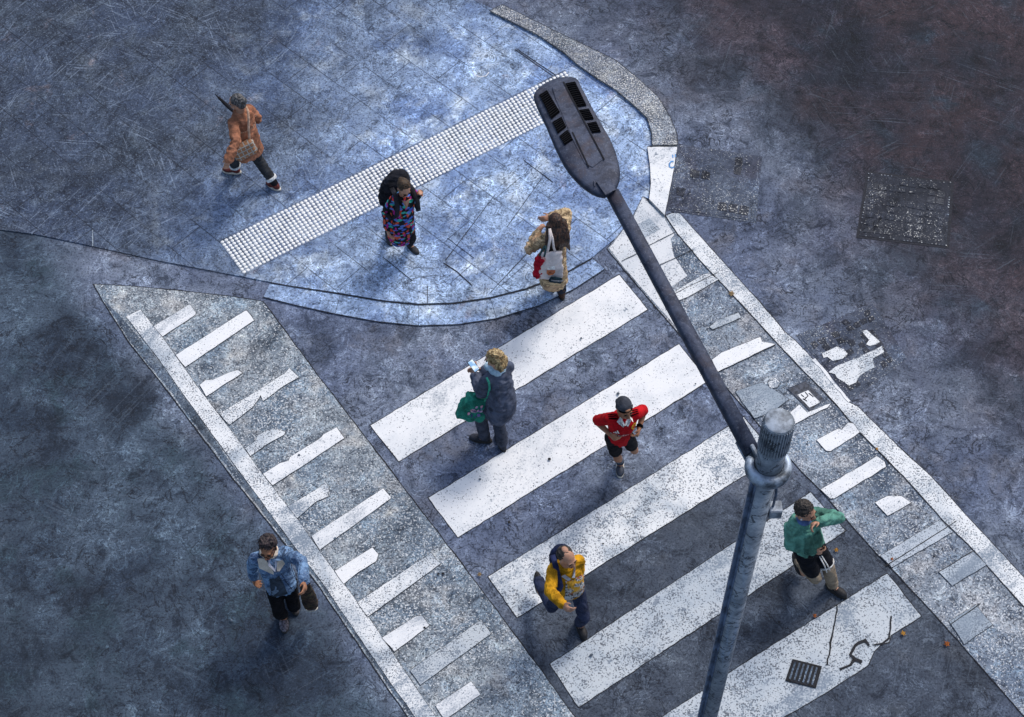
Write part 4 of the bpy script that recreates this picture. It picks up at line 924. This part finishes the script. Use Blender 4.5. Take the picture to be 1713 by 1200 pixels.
def bob(mb, q):
    for g in (-1, 0, 1): mb.ell(p.hp(.045 * g, -.06, -.06), (.05, .05, .06), q)
    for g in (-2, -1, 0, 1, 2): mb.ell(p.hp(.035 * g, -.085 + .01 * abs(g), -.1), (.022, .024, .028), q)
p.hair(hairmat('straw_hair', (.12, .07, .025), (.62, .47, .25), 38), bob, r=(.086, .1, .095), wr=(.016, 20))
ph = empty('phone', U(792, 612, 1.24), 'black phone with a lit screen in the hands of the fair haired woman', 'phone')
d = (U(786, 604, 1.26) - U(798, 620, 1.2)).normalized(); nn = V((.1, -.35, 1)); nn = (nn - d * nn.dot(d)).normalized(); sx = d.cross(nn)
mb = Mb(); mb.box((0, 0, 0), (sx, d, nn), (.035, .072, .005), .004); mb.out('case', M['black'], ph)
sb = NB('lit_screen', .2); n_ = sb.noise(16, 3, .6); c_ = sb.mix(sb.step(n_, .4, .6), (.25, .45, .7), (.75, .85, .92)); sb.ln(c_, sb.b.inputs['Emission Color']); sb.b.inputs['Emission Strength'].default_value = .35
mb = Mb(); mb.box(nn * .0055, (sx, d, nn), (.031, .066, .0012)); mb.out('screen', sb.done(c_), ph, flat=True)
gc = U(793, 681, .8)
gb = empty('shopping_bag', gc, 'green shopping bag with a pink flower print on the arm of the navy coat', 'bag'); gb.rotation_euler = (math.radians(-14), math.radians(28), math.radians(2))
gmat = cloth('green_bag', (.025, .21, .155), .5)
mb = Mb(); mb.loft([[V((x * wx, y * wy, z)) for x, y in ((-1, -1), (0, -1.15), (1, -1), (1, 1), (0, 1.1), (-1, 1))] for z, wx, wy in ((-.17, .15, .055), (-.16, .16, .065), (.05, .155, .065), (.17, .15, .05))]); gbody = mb.out('bag_body', gmat, gb, .011, 3, (.02, 7))
bv2 = BVHTree.FromPolygons([v.co for v in gbody.data.vertices], [q.vertices[:] for q in gbody.data.polygons])
pm = [plain('print_lilac', (.6, .42, .62)), plain('print_rose', (.65, .35, .45)), plain('print_violet', (.2, .16, .4)), plain('print_navy', (.05, .06, .18))]
for k in range(26):
    a = random.uniform(0, 6.28); r = random.uniform(0, 1); onbag('flower_print', pm[k % 4], [disc(r * .085 * math.cos(a), r * .1 * math.sin(a) + .01, random.uniform(.008, .022), random.uniform(.008, .02), 7)], bv2, gb, .003 + .0006 * k)
mb = Mb(); im = gb.matrix_basis.inverted(); mb.strap([im @ q for q in (U(811, 672, .98), U(816, 664, 1.1), U(819, 650, 1.28), U(818, 640, 1.4), U(814, 632, 1.46))], V((1, 0, 0)), .024, .012)
mb.strap([V((-.1, 0, .16)), V((-.04, .02, .22)), V((.05, .02, .22))], V((0, 1, 0)), .03, .01); mb.out('strap', cloth('green_strap', (.05, .34, .24), .3), gb)

# 5 -- runner
p = Person('runner in a red football shirt, black shorts and a grey cap on the second stripe', (1045, 684), [(1037, 783, -92), (1046, 720, -85, .3, 60)], [('px', 1021, 727, 1.09, .7, -1, -.45), ('px', 1069, 718, 1.07, -.7, -1, -.45)], -80, -66, 2, 1.0, 1.5, 'skin2', (1036, 738), .03, .165, 1.0, fist=1.6)
redc = cloth('red_jersey', (.42, .006, .012), .3, .3)
shirt = p.top('shirt', redc, [(-.34, .135, .115, 0), (0, .145, .12, 0), (.3, .15, .12, .01), (.6, .175, .135, .015), (.8, .185, .125, .01), (.93, .13, .1, 0), (1, .075, .075, 0)], (.078, .072, .06), (-.8, -.8), (.008, 10), voxel=.0095)
p.trousers('shorts', M['blackcloth'], (.09, .085, .1), (-.62, -.62), hipw=.13)
p.decal('collar', white, shirt, [[(-.075, .045), (-.085, .0), (-.02, -.05), (0, -.035), (-.035, .03)], [(.075, .045), (.085, .0), (.03, -.045), (0, -.035), (.035, .03)]], .95, off=.014)
p.decal('collar_pattern', M['black'], shirt, [quad(-.078 + .012 * k, .01 - .011 * k, -.073 + .012 * k, .028 - .011 * k) for k in range(6)] + [quad(.073 - .012 * k, .01 - .011 * k, .078 - .012 * k, .028 - .011 * k) for k in range(6)], .95, off=.018)
# three dark bars along each shoulder
bvh = BVHTree.FromPolygons([v.co for v in shirt.data.vertices], [q.vertices[:] for q in shirt.data.polygons])
for i, g in ((0, 1), (1, -1)):
    bm = bmesh.new()
    for k in range(3):
        prev = None
        for j in range(9):
            t = j / 8; c = p.sp(.93).lerp(p.sh[i].lerp(p.elb[i], .12), .42 + .62 * t) + p.F * (.03 - .024 * k + .02)
            row = []
            for e in (-.0055, .0055):
                h = bvh.ray_cast(c + p.F * e + V((0, 0, .4)), V((0, 0, -1))); row.append(bm.verts.new((h[0] + V((0, 0, .005))) if h[0] else c))
            if prev: bm.faces.new((prev[0], row[0], row[1], prev[1]))
            prev = row
    bmesh.ops.recalc_face_normals(bm, faces=bm.faces[:]); me = bpy.data.meshes.new('shoulder_bars'); bm.to_mesh(me); bm.free(); link('shoulder_bars', me, M['black'], shirt)
p.decal('crest', plain('crest_yellow', (.75, .42, .02)), shirt, [[(.07, .0), (.1, -.045), (.13, .0), (.125, .035), (.1, .045), (.075, .035)]], .72, off=.007)
p.decal('crest_centre', plain('crest_red', (.45, .02, .02)), shirt, [disc(.1, .005, .014, .02, 10)], .72, off=.01)
p.decal('chest_mark', white, shirt, [[(-.115, -.045), (-.098, -.045), (-.107, -.028)], [(-.092, -.045), (-.076, -.045), (-.09, -.012), (-.1, -.02)], [(-.07, -.045), (-.054, -.045), (-.076, .006), (-.085, -.006)]], .72, off=.008)
p.decal('shirt_lettering', white, shirt, [[(x + .018, y - .115) for x, y in q] for q in letters('TeamViewer', .04)], .72, off=.008, rt=0)
p.decal('shirt_badge', white, shirt, [quad(-.13, -.12, -.098, -.09)], .72, off=.007); p.decal('badge_arrows', redc, shirt, [[(-.127, -.105), (-.119, -.098), (-.119, -.112)], [(-.101, -.105), (-.109, -.098), (-.109, -.112)], quad(-.12, -.1065, -.108, -.1035)], .72, off=.01)
for i in (0, 1):
    p.shoe(i, plain('slate_trainer', (.03, .038, .06), .6), M['sole'])
    mb = Mb(); mb.chain([p.knee[i].lerp(p.ank[i], .78), p.ank[i]], [.044, .043]); mb.out('sock', plain('grey_sock', (.12, .14, .18)), p.root)
def capx(mb, q): mb.ell(p.hp(0, -.115, -.005), (.06, .04, .012), q)
cp = p.hair(cloth('charcoal_cap', (.045, .05, .065), .4), capx, r=(.087, .1, .08), off=(0, -.026, .052), wr=(.003, 12), name='cap')
mb = Mb(); mb.strap([p.hp(.089 * math.sin(t), -.022 + .1 * math.cos(t), .048) for t in [-1.2 + .2 * k for k in range(13)]], p.hu, .02, .008); mb.out('cap_strap', M['black'], cp)
mb = Mb(); mb.ell(p.hp(0, .066, .068), (.032, .018, .016), p.rot()); mb.out('cap_opening', p.skin, cp)
p_h = Mb(); p_h.ell(p.hp(0, -.05, -.01), (.082, .06, .05), p.rot()); p_h.out('hair', M['brow'], p.root)
mb = Mb(); wv = p.elb[1].lerp(p.wr[1], .86); dv = (p.wr[1] - p.elb[1]).normalized(); mb.cone(wv - dv * .014, wv + dv * .014, .038, .036); mb.ell(wv + V((0, 0, .032)), (.02, .02, .008)); mb.out('wristwatch', M['black'], p.root)

# 6 -- man in the green jacket
p = Person('man in a green jacket and black shorts over khaki trousers, hand at his chin', (1348, 856), [(1339, 955, -62, .1, 40), (1398, 989, -40)], [('px', 1360, 922, 1.02, .9, -.7, -.4), ('ray', 1370, 874, -.24, -1, .1, -.3)], -60, -35, 2, 1.03, 1.52, 'skin', (1353, 922), .04, .16, 1.0, fist=1.3)
gj = cloth('green_shell', (.1, .26, .21), .45)
jk = p.top('jacket', gj, [(.0, .178, .15, .02), (.12, .182, .155, .02), (.4, .175, .15, .02), (.7, .175, .14, .01), (.87, .15, .12, 0), (.98, .1, .095, 0)], (.078, .072, .06), (.93, .93), (.016, 11))
p.decal('chest_panel', cloth('dull_green', (.045, .12, .095), .4), jk, [[(-.12, -.17), (.12, -.17), (.1, .02), (-.08, .03)]], .62, off=.013, sub=8)
mb = Mb(); mb.ell(p.neck + p.F * .045 + V((0, 0, .015)), (.085, .08, .035)); mb.out('collar', cloth('blue_shirt', (.1, .17, .38), .3), p.root, .009, 2, (.004, 12))
sw = p.trousers('trousers', cloth('khaki_cotton', (.25, .2, .15), .35), (.085, .075, .066), (.97, .97), (.012, 13))
sh_ = p.trousers('shorts', cloth('black_shorts', (.008, .009, .014), .4), (.102, .102, .1), (-.72, -.72), (.008, 9), .16, .12)
mb = Mb(); mb.ell(p.sp(.02) + p.F * .05, (.17, .13, .09)); mb.out('shirt_hem', M['blackcloth'], p.root, .011, 2, (.008, 9))
for dx in (-.02, .02):
    mb = Mb(); a = p.sp(.02) + p.F * .16 + p.R * (-.03 + dx * .6); e = p.hip[1].lerp(p.knee[1], .62) + p.F * .15 + p.R * (dx + .06) + V((0, 0, .04))
    mb.tube([a, a.lerp(e, .5) + p.F * .04, e + p.F * .015], .007); mb.out('drawstring', white, p.root)
mb = Mb(); kc = p.hip[1].lerp(p.knee[1], .8); kd = (p.knee[1] - p.hip[1]).normalized(); mb.cone(kc - kd * .005, kc + kd * .005, .096, .096, 28); mb.out('hem_stripe', white, p.root)
for i in (0, 1): p.shoe(i, plain('black_shoe', (.016, .016, .02), .6), M['darksole'])
p.hair(hairmat('short_dark_hair', (.01, .008, .008), (.05, .04, .035), 70), None, r=(.088, .1, .095), off=(0, -.032, .044), wr=(.012, 26))
mb = Mb(); mb.ell(p.hp(.092, .005, -.02), (.009, .01, .016), p.rot()); mb.out('earbud', white, p.root)

# 7 -- man in the yellow jacket
p = Person('balding man in a yellow patterned jacket and blue jeans, stepping off the third stripe', (949, 934), [(903, 990, -80, .14, 50), (972, 1053, -72)], [('ray', 942, 1012, .5, .6, -.7, -.3), ('loc', -.19, -.12, .84, -.05, -1, 0)], -72, -52, 2, 1.0, 1.52, 'skin', (953, 994), .04, .155, 1.0, fist=1.2)
yel = cloth('yellow_jacket', (.5, .25, .012), .48)
jk = p.top('jacket', yel, [(-.08, .17, .14, .01), (.1, .17, .14, .02), (.4, .168, .15, .03), (.7, .168, .135, .015), (.87, .145, .115, 0), (.98, .095, .09, 0)], (.076, .07, .058), (.95, .95), (.012, 12))
fb = NB('patterned_front', .85); v_ = fb.vor(26, 'F1', None, 'Color'); n_ = fb.noise(60, 2, .8)
c_ = fb.mix(fb.step(fb.noise(16, 4, .7), .46, .54), (.4, .41, .43), (.02, .02, .025)); c_ = fb.mix(fb.step(n_, .52, .6), c_, (.6, .6, .6))
x, y, z = fb.sep(); c_ = fb.mix(fb.op('MULTIPLY', fb.step(fb.noise(7, 4, .6, 1, fb.map(loc=(2, 1, 3))), .5, .56), fb.step(z, 1.0, 1.12)), c_, (.55, .3, .03)); c_ = fb.mix(fb.op('MULTIPLY', fb.step(fb.noise(9, 3, .6, 1, fb.map(loc=(5, 1, 3))), .6, .64), .9), c_, (.3, .03, .02))
M['front'] = fb.done(c_)
p.decal('front_panel', M['front'], jk, [[(-.1, -.23), (.13, -.23), (.12, .06), (-.06, .1)]], .55, off=.012, sub=10)
p.decal('collar', cloth('grey_collar', (.42, .45, .52), .25), jk, [[(-.1, .06), (-.03, -.08), (0, -.06), (-.06, .07)], [(.09, .06), (.04, -.06), (.01, -.05), (.055, .07)]], .9, off=.012)
p.decal('zip', M['black'], jk, [quad(.0, -.3, .016, -.02)], .75, off=.011)
p.decal('arm_badge', plain('badge_pink', (.6, .12, .2)), jk, [disc(-.15, -.02, .024, .026)], .78, off=.008)
p.trousers('jeans', cloth('indigo_denim', (.026, .034, .07), .45), (.09, .074, .066), (1.0, 1.0), (.01, 12))
for i in (0, 1): p.shoe(i, plain('black_boot', (.014, .014, .018), .6), M['darksole'])
p.hair(hairmat('cropped_dark_hair', (.01, .008, .008), (.06, .05, .045), 70), None, r=(.082, .092, .086), off=(0, -.04, .034), wr=(.008, 26))
mb = Mb(); mb.ell(p.hp(-.005, -.05, .112), (.032, .04, .018), p.rot()); mb.out('bald_patch', M['skin'], p.root)
rs_ = empty('sling_bag', p.o + p.sp(.6) - p.F * .19, 'navy sling bag worn on the back of the man in yellow', 'bag')
off = rs_.location - p.root.location
mb = Mb(); mb.ell(V(), (.13, .07, .19), Matrix((p.R, p.F, p.up)).transposed()); mb.out('bag_body', cloth('navy_nylon', (.015, .022, .06), .4), rs_, .011, 3, (.01, 10))
mb = Mb(); q = [p.sp(1.0) + p.R * .1 - p.F * .12, p.sp(1.02) + p.R * .115 + V((0, 0, .03)), p.sp(.93) + p.R * .125 + p.F * .12, p.sp(.75) + p.R * .125 + p.F * .165, p.sp(.55) + p.R * .15 + p.F * .16, p.sp(.4) + p.R * .19 + p.F * .06]
mb.strap([x - off for x in q], p.R, .055, .014); mb.out('strap', cloth('navy_strap', (.018, .026, .08), .3), rs_)

# 8 -- man in the denim jacket
p = Person('man with glasses in a blue denim jacket with cream collar, left of the comb marking', (448, 917), [(475, 1040, -82), (491, 1014, -68, .02, 15)], [('loc', .25, -.1, .86, .2, -1, 0), ('ray', 509, 974, .51, -.1, -1, -.1)], -78, -98, 0, 1.05, 1.58, 'skin2', (468, 983), .03, .165, 1.0)
den = NB('washed_denim', .9, 0, .15)
n_ = den.noise(6, 6, .7, .6); c_ = den.mix(den.step(n_, .36, .64), (.05, .095, .2), (.2, .34, .56)); c_ = den.mix(den.op('MULTIPLY', den.step(den.noise(90, 2, .7), .5, .66), .4), c_, (.4, .52, .7))
c_ = den.mix(den.op('MULTIPLY', den.iso(den.noise(5, 4, .6, .8), .5, .02), .7), c_, (.02, .03, .06)); M['denim'] = den.done(c_, den.noise(1, 4, .6, 1.2, den.map((12, 12, 30))), .7, .015)
jk = p.top('jacket', M['denim'], [(-.2, .172, .145, .01), (0, .175, .148, .01), (.35, .172, .145, .01), (.68, .178, .14, .01), (.87, .155, .12, 0), (.98, .1, .095, 0)], (.078, .07, .06), (.93, .93), (.014, 10))
p.decal('shirt_front', cloth('slate_shirt', (.035, .05, .075), .4), jk, [[(-.11, -.36), (.05, -.36), (.03, -.05), (-.07, -.08)]], .7, off=.012, sub=8)
p.decal('shirt_patch', cloth('pale_patch', (.14, .2, .3), .4), jk, [[(-.12, -.2), (-.03, -.17), (-.02, -.26), (-.09, -.31), (-.14, -.27)]], .7, off=.017)
p.decal('seam', plain('dark_seam', (.02, .03, .07)), jk, [quad(.06, -.08, .16, -.074), [(.05, -.06), (.056, -.06), (.1, -.36), (.094, -.36)], quad(-.17, -.1, -.09, -.094), quad(.165, -.2, .171, .03)], .78, off=.006, sub=6)
cream = cloth('cream_fleece', (.66, .58, .5), .2)
p.decal('collar', cream, jk, [[(-.12, .05), (-.12, -.045), (-.02, -.09), (0, -.06), (-.06, .05)], [(.11, .07), (.13, -.02), (.05, -.075), (.02, -.06), (.06, .06)]], .92, off=.027)
mb = Mb(); mb.ell(p.neck - p.F * .01 + V((0, 0, .02)), (.105, .1, .045)); mb.out('collar', cream, p.root, .01, 2, (.006, 14))
p.decal('shirt_collar', cloth('pale_shirt', (.45, .48, .6), .2), jk, [[(-.035, .0), (.005, -.075), (.05, .0), (.03, .04), (-.02, .04)]], .92, off=.021)
p.trousers('trousers', cloth('black_trousers', (.006, .006, .009), .4), (.09, .074, .066), (.96, .96))
for i in (0, 1): p.shoe(i, plain(('grey_trainer', 'patterned_trainer')[i], ((.12, .11, .14), (.07, .06, .06))[i], .7, var=.6, scale=40), M['darksole'])
p.hair(hairmat('tousled_hair', (.009, .007, .009), (.055, .035, .04), 50), lambda mb, q: [mb.ell(p.hp(.05 * math.sin(k * 2.4), .02 * math.cos(k * 1.7) + .0, .115 + .008 * math.sin(k)), (.03, .035, .028), q) for k in range(7)], r=(.087, .096, .092), off=(0, -.03, .046), wr=(.018, 22))
gl = Mb()
for g in (1, -1): gl.tube([p.hp(.036 * g + .028 * math.cos(t), .103, .002 + .024 * math.sin(t)) for t in [k * .5236 for k in range(13)]], .0026, 6); gl.tube([p.hp(.066 * g, .1, .006), p.hp(.082 * g, .0, .01)], .0035, 6)
gl.tube([p.hp(-.01, .106, .005), p.hp(.01, .106, .005)], .0035, 6); gl.out('glasses', M['black'], p.root)
cs = empty('carry_case', p.o + p.wr[1], 'long dark brown case hanging from the hand of the denim jacket man', 'bag')
a = V((0, 0, -.05)); b_ = U(522, 1018, .28) - cs.location
lb = NB('mottled_leather', .7); n_ = lb.noise(14, 5, .7, .6); c_ = lb.mix(lb.step(n_, .4, .62), (.012, .01, .01), (.075, .042, .028)); c_ = lb.mix(lb.op('MULTIPLY', lb.step(lb.noise(11, 3, .6, .5, lb.map(loc=(3, 1, 1))), .56, .64), .6), c_, (.1, .09, .03)); 
mb = Mb(); sx = p.R; sy = V((0, 0, 1)).cross(sx) * 1.0
mb.loft([[a.lerp(b_, t) + sx * w_ * math.cos(k * .5236) + p.F * w_ * .5 * math.sin(k * .5236) for k in range(12)] for t, w_ in ((0, .035), (.08, .055), (.35, .075), (.7, .085), (.92, .075), (1.0, .045))]); cb = mb.out('case_body', lb.done(c_, n_), cs, .01, 3, (.008, 14))
mb = Mb(); mb.tube([a + p.R * .05, V((.02, 0, .02)), V((-.02, 0, .02)), a - p.R * .05], .009); mb.out('handle', M['black'], cs)
mb = Mb(); e = (b_ - a).normalized(); mb.tube([b_ + e * .0 + (sx * .06 * math.cos(t) + p.F * .035 * math.sin(t)) for t in [k * .5236 for k in range(13)]], .006); mb.out('trim', M['sole'], cb)
# ------------------------------------------------------------------ light
w = bpy.data.worlds.new('World'); sc.world = w; w.use_nodes = True
nt = w.node_tree; sky = nt.nodes.new('ShaderNodeTexSky'); sky.sky_type = 'NISHITA'; sky.sun_disc = False
EL, AZ = math.radians(52), math.radians(40)      # AZ clockwise from +Y
sky.sun_elevation = EL; sky.sun_rotation = AZ; sky.air_density = 1.3; sky.dust_density = 3.0
nt.links.new(sky.outputs[0], nt.nodes['Background'].inputs[0]); nt.nodes['Background'].inputs[1].default_value = .125
ld = bpy.data.lights.new('sun', 'SUN'); ld.energy = 1.5; ld.angle = math.radians(14); ld.color = (1, .95, .88)
lo = bpy.data.objects.new('sun', ld); col.objects.link(lo)
sd = V((math.sin(AZ) * math.cos(EL), math.cos(AZ) * math.cos(EL), math.sin(EL)))
lo.rotation_euler = sd.to_track_quat('Z', 'Y').to_euler(); lo.location = sd * 60
vs = sc.view_settings; vs.view_transform = 'Standard'; vs.look = 'None'; vs.exposure = 0.25; vs.gamma = 1; vs.use_curve_mapping = False
sc.render.engine = 'CYCLES'
